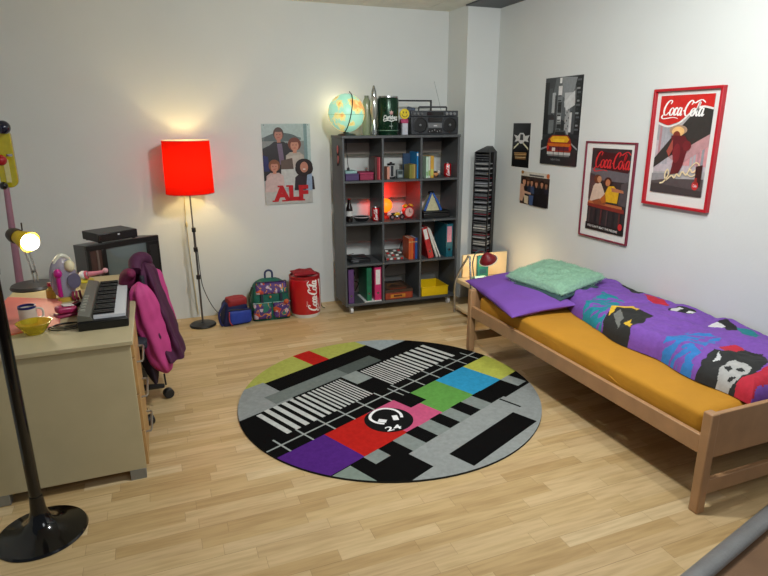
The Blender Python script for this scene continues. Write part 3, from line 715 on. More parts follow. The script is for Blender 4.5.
# ALF poster on the back wall (figure of the character left out)
w = .418; h = .675
t = thing('family_poster', 'poster of a smiling family with big red letters on the back wall', 'poster', (.868, WY-.001, .943))
MB().box(0, w, -.0015, 0, 0, h).build('paper', M('#cfd6d4', .5), t, smooth=False)
A = Art(1, 1); RQ(A,0,0,1,1,'#9fb0ae'); RQ(A,.86,.5,.93,1,'#6f8a8c'); RQ(A,.93,.3,1,1,'#a9bcbc'); PQ(A,[(.0,.83),(.3,.9),(.8,.83),(.8,.8),(0,.78)],'#5f6d6c'); A.ell(.4*w,.80*h,.36*w,.09*h,'#4d5a5a'); RQ(A,0,.4,.86,.79,'#7d8482')
person(A, .34*w, .87*h, .105*w, '#a8705c', '#4a3227', '#1d1a1c', .95)
PQ(A,[(.0,.7),(.22,.76),(.34,.72),(.5,.77),(.66,.68),(.62,.36),(0,.3)],'#241e20'); PQ(A,[(.3,.76),(.4,.76),(.44,.5),(.34,.5)],'#6b5a70')
person(A, .66*w, .74*h, .11*w, '#b98068', '#6a3320', '#a89f94', 1.15)
PQ(A,[(.5,.60),(.8,.62),(.92,.5),(.9,.35),(.5,.4)],'#b3aaa0'); PQ(A,[(0,.62),(.1,.6),(.12,.42),(0,.42)],'#20235a')
PQ(A,[(.36,.44),(.62,.46),(.74,.4),(.7,.2),(.34,.2)],'#b9bcb9'); PQ(A,[(.36,.55),(.6,.58),(.62,.44),(.36,.44)],'#5b4a40')
person(A, .84*w, .47*h, .115*w, '#b67c66', '#241613', '#2b2026', 1.45); A.ell(.84*w,.44*h,.19*w,.10*h,'#241613').ell(.84*w,.46*h,.085*w,.068*h,'#b67c66').ell(.84*w,.435*h,.03*w,.008*h,'#e0d5d0',12)
PQ(A,[(.9,.36),(1,.38),(1,.12),(.86,.14)],'#8fa3bd')
person(A, .22*w, .48*h, .10*w, '#b67c66', '#7a4a2c', '#bda39e', 1.1); PQ(A,[(.02,.3),(.16,.38),(.4,.36),(.42,.16),(.0,.14)],'#c2aaa6')
RQ(A,0,0,1,.16,'#b3b3ae')
A.text('ALF', .54*w, .135*h, .74*w, .20*h, '#b5141c', bold=.06)
for x0_, x1_, y_ in ((.14,.27,.042),(.34,.47,.042),(.44,.58,.228),(.69,.83,.042),(.26,.38,.228)): RQ(A, x0_, y_-.010, x1_, y_+.010, '#b5141c')
A.build('printed_image', MP(.35), t, lambda x, y, z: (x, -.0018-z, y))
for px, pz in ((.02,.665),(.40,.665),(.02,.01),(.40,.01)): MB().ball((px, -.003, pz), .004, 10).build('tack', M('#20242a', .4), t)

# ================================================================== BOOKCASE
BA = R(-2.8); BO = Vector((1.432, 4.588, 0))
def S(u, d, z): # bookcase-local -> world
    return BO + Vector((math.cos(BA)*u-math.sin(BA)*d, math.sin(BA)*u+math.cos(BA)*d, z))
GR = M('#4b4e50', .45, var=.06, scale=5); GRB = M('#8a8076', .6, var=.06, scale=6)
bk = thing('bookcase', 'grey open bookcase on castors with three columns of four compartments', 'bookcase', BO, BA)
DEP = .36; SW = 1.05; T_ = .018
for x in (0, SW-T_): MB().box(x, x+T_, 0, DEP, .075, 1.50).build('side_panel', GR, bk, bevel=.002)
MB().box(-.004, SW+.004, -.004, DEP+.004, 1.50, 1.522).build('top_panel', GR, bk, bevel=.003)
MB().box(T_, SW-T_, DEP-.02, DEP, 1.455, 1.4995).build('rear_rail', GR, bk, smooth=False)
MB().box(T_, SW-T_, 0, DEP, .075, .097).build('bottom_panel', GR, bk, bevel=.002)
SZ = [.445, .803, 1.158]
for z in SZ: MB().box(T_, SW-T_, .002, DEP, z-.018, z).build('shelf', GR, bk, bevel=.002)
DV = [.348, .694]
for x in DV: MB().box(x-.009, x+.009, .001, DEP, .097, 1.50).build('divider', GR, bk, bevel=.002)
for z_, h_ in ((.427,.20),(.785,.21),(1.14,.175),(1.455,.095)): MB().box(T_, SW-T_, DEP-.008, DEP-.001, z_-h_, z_-.0005).build('back_shade_strip', GRB, bk, smooth=False)  # brown strips stand in for shade on compartment backs, heights set row by row
for x, y in ((.06,.045),(SW-.06,.045),(.06,DEP-.05),(SW-.06,DEP-.05)):
    c = MB().box(x-.018, x+.018, y-.012, y+.012, .045, .075).build('castor', M('#a9acae', .3, .6), bk, bevel=.002)
    MB().cyl((x-.012, y-.004, .026), (x+.012, y-.004, .026), .026).build('wheel', M('#c7c9ca', .3), c)
# pink and black sticker hanging on the left side panel
st = MB(); A = Art(1, 1)
stt = thing('side_ornament', 'small pink and black dangling ornament on the left side of the bookcase', 'ornament', S(0, .13, 1.28), BA)
for i, (dy, dz, rx, rz, cc) in enumerate([(0,.13,.022,.035,'#c56a6a'),(.012,.09,.016,.04,'#232020'),(-.006,.05,.018,.035,'#c0706c'),(.008,.02,.012,.025,'#2a2424')]):
    MB().ball((-.006, dy, dz), 1, 16, (.005, rx, rz)).build('piece', M(cc, .6), stt)

def book(u0, u1, z0, h, depth, color, label, name='book', d0=.05, lean=0, cat='book', group=None, title=None, stripe=None):
    t = thing(name, label, cat, S(u0, d0, z0), BA, group); w = u1-u0
    cm = M(color, .45, var=.05); th = min(.003, w*.18)
    Mx = Matrix.Rotation(lean, 4, 'Y')
    MB().box(0, th, 0, depth, 0, h, Mx).box(w-th, w, 0, depth, 0, h, Mx).box(0, w, 0, .003, 0, h, Mx).build('cover', cm, t, smooth=False)
    MB().box(th, w-th, .003, depth-.004, .003, h-.004, Mx).build('pages', M('#d9d2bf', .8, var=.08, scale=90), t, smooth=False)
    A = Art(1, 1)
    if stripe: A.rect(w*.12, h*stripe[0], w*.88, h*stripe[1], stripe[2])
    if title: A.rect(w*.4, h*.25, w*.6, h*.8, title)
    if A.items: A.build('spine_label', MP(.5), t, lambda x, y, z: tuple(Mx @ Vector((x, -.0003-z, y))))
    return t
def binder(u0, u1, z0, color, label, lab='#d8d8d4', h=.31, depth=.26, lean=0, d0=.02, strip=(.45,.93)):
    t = thing('ring_binder', label, 'binder', S(u0, d0, z0), BA); w = u1-u0; cm = M(color, .4, var=.05); Mx = Matrix.Rotation(lean, 4, 'Y')
    MB().box(0, .004, 0, depth, 0, h, Mx).box(w-.004, w, 0, depth, 0, h, Mx).box(0, w, 0, .004, 0, h, Mx).build('cover', cm, t, smooth=False)
    MB().box(.006, w-.006, .03, depth-.01, .004, h-.015, Mx).build('papers', M('#d5d3ca', .8), t, smooth=False)
    A = Art(1, 1); A.rect(w*.08, h*.12, w*.92, h*.97, color)
    if lab: A.rect(w*.18, h*strip[0], w*.82, h*strip[1], lab)
    A.ell(w/2, h*.22, min(.011, w*.3), min(.011, w*.3), '#101010')
    A.build('spine_label', MP(.5), t, lambda x, y, z: tuple(Mx @ Vector((x, -.0003-z, y))))
    MB().lathe([(.009,0),(.009,.002),(.006,.002),(.006,0),(.009,0)], cap=False, n=20, mat=Mx @ Matrix.Translation((w/2, -.0005, h*.22)) @ Matrix.Rotation(R(90), 4, 'X')).build('finger_ring', CHR, t)
    return t
def can(u, d, z, r=.033, h=.118, label='', w=None):
    t = thing('drink_can', label, 'can', S(u, d, z), BA)
    MB().lathe([(.0,.003),(r*.75,0),(r*.8,.003),(r,.012),(r,h-.012),(r*.83,h-.002),(r*.80,h),(r*.76,h-.003),(0,h-.004)]).build('body', M('#b5161f', .25, .3, .03), t)
    MB().lathe([(0,h-.0035),(r*.76,h-.0025),(r*.80,h+.0008),(r*.83,h-.0012),(r*.84,h-.003)], cap=False).build('lid', CHR, t)
    A = Art(1, 1); cola_script(A, h*.5, 0, h*.78, '#ecebe8', 1.15, 0, 1.2)
    def mp(x, y, zz): a = -PI/2-y/r-.25; rr = r+.0004+zz; return (rr*math.cos(a), rr*math.sin(a), x)
    A.build('lettering', MP(.3), t, mp); return t
# --- row 1 (top)
z1 = 1.1585
t = thing('storage_box', 'flat dark purple box lying left in the top compartment', 'box', S(.04,.06,z1), BA); MB().box(0,.115,0,.2,0,.045).build('box_body', M('#4a3562', .6), t, bevel=.003); MB().box(-.002,.117,-.002,.202,.046,.056).build('lid', M('#54406c', .6), t, bevel=.002)
t = thing('storage_box', 'flat crimson box lying beside the purple box', 'box', S(.165,.06,z1), BA); MB().box(0,.118,0,.2,0,.048).build('box_body', M('#8d2044', .6), t, bevel=.003); MB().box(-.002,.12,-.002,.202,.049,.062).build('lid', M('#9c2850', .6), t, bevel=.002)
t = thing('paper_stack', 'pale teal stack of paper on top of the purple box', 'paper', S(.045,.08,z1+.0565), BA); MB().box(0,.10,0,.15,0,.02).build('sheets', M('#8fb3b0', .7), t, bevel=.002); MB().box(.03,.05,.05,.07,.0205,.045).build('stub', M('#22282b', .5), t, bevel=.004)
book(.289,.312,z1,.185,.16,'#4a2a22','narrow brown book left of the red books in the top row')
book(.3125,.327,z1,.187,.16,'#9c2230','dark red book standing beside the narrow brown book')
book(.3275,.3385,z1,.186,.17,'#d05a62','salmon red book at the right end of the top left compartment')
book(.400,.424,z1,.105,.12,'#c98a76','salmon paperback at the left of the top middle compartment')
t = thing('film_canister', 'oversized black and white film canister in the top middle compartment', 'canister', S(.466,.14,z1), BA)
MB().lathe([(.030,.014),(.030,.112)], cap=True).build('body', M('#c9cbca', .35, .2), t)
MB().lathe([(0,0),(.034,0),(.034,.014),(0,.014)]).build('end_cap', BLK, t); MB().lathe([(0,.112),(.034,.112),(.034,.126),(.012,.126),(.012,.138),(0,.138)]).build('end_cap', BLK, t)
MB().box(-.012,.012,-.0325,-.029,.018,.108).build('label_strip', M('#24262a', .4), t, bevel=.001)
t = thing('small_speaker', 'small grey cube gadget beside the film canister', 'gadget', S(.522,.13,z1), BA); MB().box(0,.055,0,.05,0,.07).build('case', M('#6f7a7c', .4), t, bevel=.004); MB().box(.008,.047,-.003,0,.035,.06).build('display', M('#2c3a3a', .2), t, bevel=.001); MB().box(.01,.045,-.003,0,.01,.025).build('button_panel', M('#9aa3a3', .4), t, bevel=.001)
for a, c_, h, col, lb in [(.600,.622,.117,'#7a7a32','olive green book, leftmost of the low group in the top middle compartment'),(.6225,.640,.118,'#8c8238','olive yellow book second in the low group of the top middle compartment'),(.6405,.655,.121,'#b09a55','sand coloured book third in the low group'),(.6555,.668,.117,'#5d4a2c','brown book at the right of the low group')]:
    book(a, c_, z1, h, .13, col, lb, d0=.045)
book(.600,.667,z1,.205,.02,'#27415f','dark blue book standing behind the low olive books', d0=.20)
book(.669,.6845,z1,.222,.17,'#1e83c4','tall bright blue book at the right of the top middle compartment', d0=.05, stripe=(.85,.95,'#d9e2e8'))
book(.755,.778,z1,.18,.16,'#b9d3bd','pale mint book at the left of the top right compartment', stripe=(.1,.3,'#7fae7a'))
book(.7785,.797,z1,.182,.16,'#cfd8cc','off-white book next to the pale mint book', stripe=(.1,.35,'#8fb05a'))
book(.7975,.83,z1,.187,.16,'#c99a35','mustard book next to the off-white book', stripe=(.1,.4,'#b9b955'))
t = thing('toy_animal', 'small black and orange toy animal in the top right compartment', 'toy', S(.875,.12,z1), BA)
MB().ball((0,0,.022), .022, 16, (1.4,.9,.9)).build('body', M('#c98a55', .6), t); MB().ball((.028,-.01,.042), .014, 14).build('head', M('#d5c3ae', .6), t)
MB().ball((-.005,0,.042), .018, 14, (1.5,.9,.5)).build('cap', M('#1c1c1e', .5), t)
for x, y in ((-.018,-.012),(.018,-.012),(-.018,.012),(.018,.012)): MB().cyl((x,y,0),(x,y,.02), .006).build('leg', M('#1c1c1e', .5), t)
can(.992,.12,z1,label='red cola can alone at the right of the top compartment')
# --- row 2
z2 = .8035
t = thing('cola_bottle', 'dark glass cola bottle at the left of the second row', 'bottle', S(.075,.10,z2), BA)
MB().lathe([(0,0),(.026,0),(.029,.01),(.029,.05),(.025,.075),(.029,.10),(.027,.125),(.014,.16),(.0115,.19),(.0125,.193),(0,.193)]).build('glass_body', M('#160c0a', .08, coat=.6), t)
MB().lathe([(0,.1935),(.0135,.1935),(.0135,.202),(0,.203)]).build('cap', M('#a3171d', .3, .4), t)
MB().lathe([(.0296,.055),(.0262,.075),(.0296,.098)], cap=False).build('label_band', M('#c9c9c6', .4), t)
t = thing('ashtray_dish', 'shallow dark dish with pale rim beside the cola bottle', 'dish', S(.195,.14,z2), BA)
MB().lathe([(0,0),(.05,0),(.075,.035),(.07,.035),(.047,.006),(0,.006)]).build('bowl', M('#1e1d20', .25), t); MB().lathe([(.0755,.034),(.0755,.040),(.068,.040),(.068,.034),(.0755,.034)], cap=False).build('rim', M('#b3a9a9', .3), t)
can(.308,.09,z2,label='red cola can beside the dish at the left end of the second row')
t = thing('orb_lamp', 'glowing orange orb lamp in the middle of the second row', 'lamp', S(.424,.17,z2), BA)
MB().lathe([(0,0),(.035,0),(.035,.01),(.016,.03),(.02,.06),(0,.06)]).build('base', M('#b51d1a', .4), t)
MB().ball((0,0,.118), .062, 28).build('globe_shade', emis('#ff6a10', 2.2), t)
t = thing('toy_motorcycle', 'black, yellow and white toy motorcycle in front of the alarm clock', 'toy', S(.50,.07,z2), BA)
for x in (-.045,.045):
    w_ = MB().lathe([(.014,-.005),(.024,-.006),(.026,0),(.024,.006),(.014,.005),(.014,-.005)], cap=False, n=24, mat=Matrix.Translation((x,0,.026)) @ Matrix.Rotation(R(90),4,'X')).build('wheel', BLK, t)
    MB().cyl((x,-.004,.026),(x,.004,.026),.009).build('hub', CHR, w_)
MB().ball((-.005,0,.052), .02, 16, (1.6,.7,.8)).build('tank', M('#d9a81e', .3), t); MB().ball((-.035,0,.058), .014, 14, (1.7,.8,.6)).build('seat', BLK, t)
MB().ball((0,0,.032), .018, 14, (1.3,.7,.8)).build('engine', CHR, t); MB().tube([(.045,0,.026),(.03,0,.06),(.022,-.018,.078)], .004, 8).build('fork', CHR, t); MB().ball((.035,0,.062), .012, 12).build('headlight', M('#d9d9d5', .2), t)
t = thing('alarm_clock', 'round red and yellow twin-bell alarm clock right of the orange orb', 'clock', S(.61,.10,z2), BA+R(10))
MB().cyl((0,-.022,.062),(0,.022,.062),.052,n=32).build('case', M('#b51d1f', .3), t, bevel=.004)
MB().cyl((0,-.024,.062),(0,-.0225,.062),.040,n=32).build('dial', M('#d9a9a0', .4), t)
h_ = MB().box(-.002,.002,-.026,-.0245,.062,.09).box(0,.022,-.026,-.0245,.060,.064).build('hands', BLK, t)
for s_ in (-1,1):
    MB().lathe([(.024,0),(.021,.012),(.01,.018),(0,.019)], cap=False, mat=Matrix.Translation((s_*.028,0,.112)) @ Matrix.Rotation(R(s_*25),4,'Y')).build('bell', M('#e2a92a', .3, .4), t)
    MB().cyl((s_*.03,0,.018),(s_*.04,0,0),.005).build('foot', M('#b51d1f', .3), t)
t = thing('black_case', 'low black case under the blue and cream camping toy', 'box', S(.74,.05,z2), BA); MB().box(0,.255,0,.2,0,.045).build('case', M('#0e0f10', .4), t, bevel=.006); MB().box(0,.255,0,.2,.046,.062).build('lid', M('#141517', .4), t, bevel=.006)
t = thing('toy_tent', 'blue and cream triangular toy tent with black tip in the second row right', 'toy', S(.838,.13,z2+.0625), BA)
MB().add([(-.07,-.05,0),(.07,-.05,0),(.07,.05,0),(-.07,.05,0),(-.008,-.03,.15),(.008,-.03,.15),(.008,.03,.15),(-.008,.03,.15)],[(0,3,2,1),(4,5,6,7),(0,1,5,4),(1,2,6,5),(2,3,7,6),(3,0,4,7)]).build('tent_body', M('#b9b48e', .7, var=.12, scale=50), t, bevel=.004)
for s_ in (-1,1): MB().tube([(s_*.078,-.054,.004),(s_*.045,-.048,.08),(s_*.008,-.034,.155)], [.012,.011,.008], 10).build('blue_edge', M('#1f4f9c', .6), t)
MB().ball((0,-.01,.158), .018, 14, (1.6,1.4,.9)).build('tip', BLK, t)
# --- row 3
z3 = .4455
t = thing('console_unit', 'flat black electronic unit in the third row left', 'electronics', S(.07,.06,z3), BA); MB().box(0,.18,0,.2,0,.035).build('case', M('#1b1d20', .35), t, bevel=.006); MB().box(.02,.16,.03,.17,.0355,.042).build('raised_top', M('#25282b', .3), t, bevel=.003)
MB().box(.02,.07,-.003,0,.01,.024).build('front_panel', M('#5a5e62', .3), t)
t = thing('game_machine', 'grey toy machine with red and white buttons in the middle third row', 'toy', S(.395,.07,z3), BA)
MB().add([(0,0,0),(.17,0,0),(.17,.14,0),(0,.14,0),(0,0,.025),(.17,0,.025),(.17,.14,.075),(0,.14,.075)],[(0,3,2,1),(4,5,6,7),(0,1,5,4),(1,2,6,5),(2,3,7,6),(3,0,4,7)]).build('case', M('#6b6660', .45), t, bevel=.004)
for k in range(4):
    for j in range(3):
        x = .025+k*.038; y = .03+j*.036; z_ = .025+y/.14*.05+.001
        MB().box(x, x+.024, y-.012, y+.01, z_-.004, z_+.008).build('button', M(['#c9c9c6','#b12a2a','#d9d9d5','#2a2a2a'][(k+j) % 4], .4), t, bevel=.002)
for k in range(5): MB().box(.006+k*.033,.028+k*.033,-.003,0,.004,.021).build('front_key', M(['#b12a2a','#d5d5d2'][k % 2], .4), t, bevel=.001)
for a, c_, col, lb in [(.600,.6235,'#c5542a','orange-red book, leftmost of the four in the third row'),(.624,.6435,'#d0662c','orange book second of the four in the third row'),(.644,.660,'#a3261f','dark red book third of the four in the third row'),(.6605,.6845,'#2a4f8f','blue book rightmost of the four in the third row')]:
    book(a, c_, z3, .19, .15, col, lb, stripe=(.8,.85,'#c9a36b'))
binder(.782,.835,z3,'#a81c22','red and white ring binder at the left of the third row right compartment',h=.285,strip=(.62,.95),lean=R(-14.5))
book(.840,.862,z3,.285,.2,'#17181a','thick black book leaning left against the red binder', lean=R(-17.5))
book(.868,.890,z3,.285,.2,'#cdcbc2','thick off-white book leaning left beside the black book', lean=R(-19.5))
book(.902,.914,z3,.285,.2,'#d8d6cf','slim white book leaning left next to the teal binder', lean=R(-22.5))
binder(.952,1.02,z3,'#145c6b','teal ring binder with a pink and white label',lab='#d08a9a',h=.30,d0=.03)
# --- row 4
z4 = .0975
binder(.031,.083,z4,'#5b3a6e','purple ring binder at the far left of the bottom row',lab=None,h=.305)
t = thing('white_folder', 'thin white folder lying under the green and pink binders', 'folder', S(.175,.01,z4), BA); MB().box(0,.16,0,.24,0,.004).build('back_flap', M('#c9ccca', .6), t); MB().box(0,.158,0,.238,.0045,.008).build('front_flap', M('#d5d8d6', .6), t)
binder(.198,.243,z4+.0085,'#0f6b4a','dark green ring binder on the white folder in the bottom row',lab='#0d5c40',h=.298)
binder(.270,.334,z4+.0085,'#c02a66','pink ring binder with a white label on the white folder',h=.298,strip=(.48,.93))
t = thing('board_game_box', 'brown and red board game box lying in the bottom middle compartment', 'box', S(.368,.015,z4), BA)
MB().box(0,.262,0,.30,0,.062).build('box_body', M('#7c2a1c', .5, var=.2, scale=20), t, bevel=.002); MB().box(-.002,.264,-.002,.302,.063,.088).build('lid', M('#3e2c22', .45, var=.2, scale=20), t, bevel=.002)
A = Art(1,1); A.rect(.01,.01,.25,.29,'#2c2620').rect(.03,.05,.23,.24,'#57402f').ell(.13,.15,.06,.07,'#7d5a3a').rect(.05,.02,.21,.045,'#8c3a22').poly([(.05,.1),(.13,.2),(.21,.11),(.13,.08)],'#3a2a22')
A.build('lid_picture', MP(.35), t, lambda x, y, z: (x, y, .0883+z))
A = Art(1,1); A.rect(.005,.008,.25,.055,'#8d3a22').rect(.05,.015,.19,.047,'#b5782c').rect(.08,.022,.16,.04,'#5a2a1a'); A.build('side_picture', MP(.4), t, lambda x, y, z: (x, -.0004-z, y))
t = thing('plastic_tray', 'bright yellow plastic tray in the bottom right compartment', 'tray', S(.715,.01,z4), BA)
ym = M('#d5b40e', .35, var=.04)
MB().box(.008,.252,.008,.262,0,.006).build('bottom', ym, t); b = MB()
for (x0,x1,y0,y1) in ((0,.26,0,.006),(0,.26,.264,.27),(0,.006,.006,.264),(.254,.26,.006,.264)): b.box(x0,x1,y0,y1,0,.085)
b.build('rim_wall', ym, t, bevel=.0015); MB().box(-.006,.266,-.006,0,.078,.086).build('lip', ym, t, bevel=.001)
# cords hanging in the bookcase
def cord(pts, r, label, col='#101112', world=False, cat='cord', name='power_cord'):
    P = [p if world else S(*p) for p in pts]; o = MB().tube(P, r, 8, 8).build(name, M(col, .5)); return tag(o, label, cat)
cord([(.05,.27,1.46),(.048,.26,1.35),(.05,.24,1.26),(.075,.22,1.225)], .0035, 'black cord hanging at the left inside the top row, ending in a plug')
cord([(.115,.31,1.49),(.12,.312,1.44),(.118,.30,1.40),(.12,.29,1.30),(.125,.28,1.24)], .003, 'thin black cord with an inline switch inside the top row')
cord([(.04,.33,.775),(.02+.03,.29,.65),(.045,.27,.55),(.08,.26,.485),(.15,.262,.49)], .003, 'thin black cable dropping to the flat black unit')
cord([(.68,.32,.78),(.67,.30,.64),(.63,.30,.56),(.60,.31,.46)], .0045, 'thick black cable behind the books in the third row')
cord([(.15,.31,.42),(.11,.29,.36),(.16,.28,.30),(.13,.28,.24),(.20,.30,.20),(.17,.31,.12)], .004, 'tangled black cable behind the binders in the bottom row')
cord([(.56,.30,.42),(.50,.29,.36),(.42,.27,.28),(.45,.26,.20),(.52,.22,.192)], .0035, 'black cable trailing onto the board game box')
# --- on top of bookcase
zt = 1.5225
t = thing('globe', 'illuminated world globe on a black stand on the left of the bookcase top', 'globe', S(.082,.15,zt), BA)
MB().lathe([(0,0),(.075,0),(.075,.008),(.06,.014),(.015,.02),(.012,.035),(0,.035)]).build('base', BLK, t)
gm_ = bpy.data.materials.new('globe_map'); gm_.use_nodes = True; nt = gm_.node_tree; bb = nt.nodes['Principled BSDF']
tc = nt.nodes.new('ShaderNodeTexCoord'); nn_ = nt.nodes.new('ShaderNodeTexNoise'); nn_.inputs['Scale'].default_value = 9; nn_.inputs['Detail'].default_value = 5; nt.links.new(tc.outputs['Object'], nn_.inputs['Vector'])
rp = nt.nodes.new('ShaderNodeValToRGB'); rp.color_ramp.interpolation = 'EASE'
rp.color_ramp.elements[0].position = .46; rp.color_ramp.elements[0].color = lin('#9fd8bd'); rp.color_ramp.elements[1].position = .62; rp.color_ramp.elements[1].color = lin('#e8a860')
q_ = rp.color_ramp.elements.new(.53); q_.color = lin('#e6dc8a')
nt.links.new(nn_.outputs['Fac'], rp.inputs['Fac']); nt.links.new(rp.outputs[0], bb.inputs['Base Color']); nt.links.new(rp.outputs[0], bb.inputs['Emission Color']); bb.inputs['Emission Strength'].default_value = .62; bb.inputs['Roughness'].default_value = .4
ball = MB().ball((0,0,0), .152, 48).build('sphere', gm_, t); ball.location = (0,0,.178)
arc = [(.158*math.sin(R(a))*.20, -.158*math.cos(R(a))*.98*.99, .178+.158*math.sin(R(a))) for a in range(-84, 95, 12)]
MB().tube([(0,0,.03),(-.005,-.03,.022)]+arc+[(.03,0,.345)], .0045, 8).build('meridian_arm', BLK, t)
MB().lathe([(.1535,-.001),(.1535,.001)], (0,0,.165), cap=False).build('equator_line', M('#4d6a5a', .5), t)
t = thing('lava_lamp', 'silver bullet-shaped lava lamp beside the green keg', 'lamp', S(.317,.14,zt), BA)
sv = M('#a9adaa', .18, .9, .03)
MB().lathe([(0,0),(.034,0),(.036,.01),(.021,.10),(.018,.125)]).build('base', sv, t); MB().lathe([(.018,.125),(.031,.18),(.033,.22),(.030,.285),(.022,.31)]).build('glass_body', M('#b9bdb4', .12, .6), t)
MB().lathe([(.0235,.31),(.020,.35),(.009,.385),(.006,.395),(0,.397)]).build('cap', sv, t)
t = thing('glass_bottle', 'pale olive green glass cylinder behind the lava lamp', 'bottle', S(.275,.21,zt), BA)
MB().lathe([(0,0),(.034,0),(.036,.02),(.036,.24),(.028,.28),(.018,.30),(0,.30)]).build('glass_body', M('#8a9478', .2, var=.05), t); MB().lathe([(0,.3005),(.018,.3005),(.018,.318),(0,.318)]).build('stopper', M('#6f7862', .4), t)
t = thing('beer_keg', 'dark green mini beer keg with white lettering on the bookcase', 'keg', S(.44,.14,zt), BA)
KG = M('#0b3320', .25, .35, .05); kr = .089
MB().lathe([(0,.004),(kr*.9,.004),(kr*.9,0),(kr*.93,0),(kr*.95,.02),(kr,.03),(kr,.285),(kr*.95,.296),(kr*.92,.296)], n=48).build('body', KG, t)
MB().lathe([(kr*.92,.2965),(kr*.96,.30),(kr*.94,.312),(kr*.9,.312),(kr*.88,.30),(0,.298)], n=48).build('rim', CHR, t); MB().lathe([(kr+.001,.034),(kr+.002,.037),(kr+.001,.040)], cap=False, n=48).build('band', M('#7d9a88', .3, .5), t)
A = Art(1,1); A.text('Carlsberg', 0, .138, .132, .046, '#dfe3df', shear=.15, bold=.03); A.stroke([(-.066,.13),(-.062,.112),(-.03,.12),(0,.112),(.03,.12),(.05,.122)], .0035, '#dfe3df')
A.rect(-.001,.05,.001,.11,'#b9c4bb').ell(0,.17,.015,.006,'#b2807e').poly([(-.012,.175),(-.016,.192),(-.006,.186),(0,.200),(.006,.186),(.016,.192),(.012,.175)],'#c9a29a').text('BEER',0,.072,.03,.008,'#b9c4bb')
A.build('lettering', MP(.35), t, lambda x, y, z: ((kr+.0006+z)*math.sin(x/kr), -(kr+.0006+z)*math.cos(x/kr), y), maxlen=.02)
t = thing('boombox', 'black twin-cassette boombox with two round speakers on the bookcase top', 'radio', S(.635,.10,zt), BA)
BB = M('#33363a', .35, var=.08); w=.442; h=.198
MB().box(0,w,0,.12,0,h-.05).build('case', BB, t, bevel=.006); MB().box(.0,w,.01,.12,h-.049,h).build('tuner_panel', M('#3d4044', .35), t, bevel=.005)
for x in (.082,.358):
    s_ = MB().lathe([(.066,0),(.066,.006),(.058,.008),(.056,.003),(.0,.003)], n=40, mat=Matrix.Translation((x,0,.078)) @ Matrix.Rotation(R(90),4,'X')).build('speaker', M('#0d0e0f', .5), t)
    MB().lathe([(.0665,.001),(.0665,.008),(.062,.008),(.062,.001),(.0665,.001)], cap=False, n=40, mat=Matrix.Translation((x,0,.078)) @ Matrix.Rotation(R(90),4,'X')).build('speaker_ring', M('#3c4043', .3, .5), s_)
    MB().ball((x,-.005,.078), .012, 14).build('dust_cap', M('#7d8082', .3, .4), s_)
MB().box(.155,.285,-.006,0,.055,.095).build('cassette_door', M('#6f7274', .3), t, bevel=.002); MB().box(.155,.285,-.006,0,.105,.14).build('cassette_door', M('#1a1b1d', .15), t, bevel=.002)
MB().box(.155,.285,-.005,0,.012,.048).build('equalizer_panel', M('#141517', .3), t, bevel=.001); MB().box(.205,.235,-.0075,-.0062,.068,.078).build('badge', M('#c9cacb', .3), t)
for k in range(5): MB().box(.165+k*.024,.168+k*.024,-.009,-.0055,.02+.006*(k % 3),.03+.006*(k % 3)).build('slider', M('#c9cacb', .3), t)
MB().box(.15,.30,.004,.0095,h-.04,h-.012).build('dial_window', M('#101214', .1), t)
for k in range(3):
    MB().cyl((.33+k*.036,.0095,h-.026),(.33+k*.036,-.004,h-.026),.012,n=18).build('knob', M('#8d9092', .3, .5), t)
    MB().cyl((.03+k*.034,.0095,h-.026),(.03+k*.034,-.004,h-.026),.009,n=18).build('knob', M('#6d7072', .3, .5), t)
MB().tube([(.09,.06,h-.002),(.09,.055,h+.026),(.095,.055,h+.03),(.345,.055,h+.03),(.35,.055,h+.026),(.35,.06,h-.002)], .007, 8, 0).build('handle', BB, t)
MB().cyl((.31,.08,h),(.245,.09,h+.24),.0016,n=6).build('antenna', CHR, t)
MB().cyl((w,.05,.09),(w+.012,.05,.09),.012,n=16).build('side_knob', BB, t)
# wide handle frame behind
t = thing('carry_frame', 'black rectangular tube frame standing behind the boombox', 'frame', S(.555,.245,zt), BA)
MB().box(0,.012,0,.02,0,.275).build('post', BLK, t, bevel=.002); MB().box(.318,.330,0,.02,0,.275).build('post', BLK, t, bevel=.002)
MB().box(0,.330,0,.02,.2755,.289).build('top_bar', BLK, t, bevel=.002); MB().box(.0125,.3175,.002,.018,0,.10).build('lower_panel', M('#15161a', .4), t, bevel=.002)
# smiley toy stack
t = thing('smiley_badge_stand', 'yellow smiley disc on pink and white packaging beside the boombox', 'toy', S(.578,.11,zt), BA)
MB().box(-.022,.028,-.01,.03,0,.095).build('white_pack', M('#b9bdc6', .5), t, bevel=.002)
MB().box(-.034,.03,-.012,.028,.0955,.13).build('pink_pack', M('#a3345c', .5, var=.3, scale=60), t, bevel=.003)
sm = MB().cyl((0,-.006,.17),(0,.01,.17),.042,n=32).build('smiley_disc', M('#d9c21e', .4), t, bevel=.002)
A = Art(1,1); A.ell(-.013,.182,.004,.009,'#1a1a12',14).ell(.013,.182,.004,.009,'#1a1a12',14).stroke([(-.025,.165),(-.012,.148),(.012,.148),(.025,.165)], .0025, '#1a1a12'); A.build('smiley_face', MP(.4), sm, lambda x, y, z: (x, -.0065-z, y))
MB().box(-.01,.06,.02,.04,.14,.235, Matrix.Rotation(R(12),4,'Y')).build('striped_pack', M('#3a4658', .5, var=.5, scale=80), t, bevel=.002)

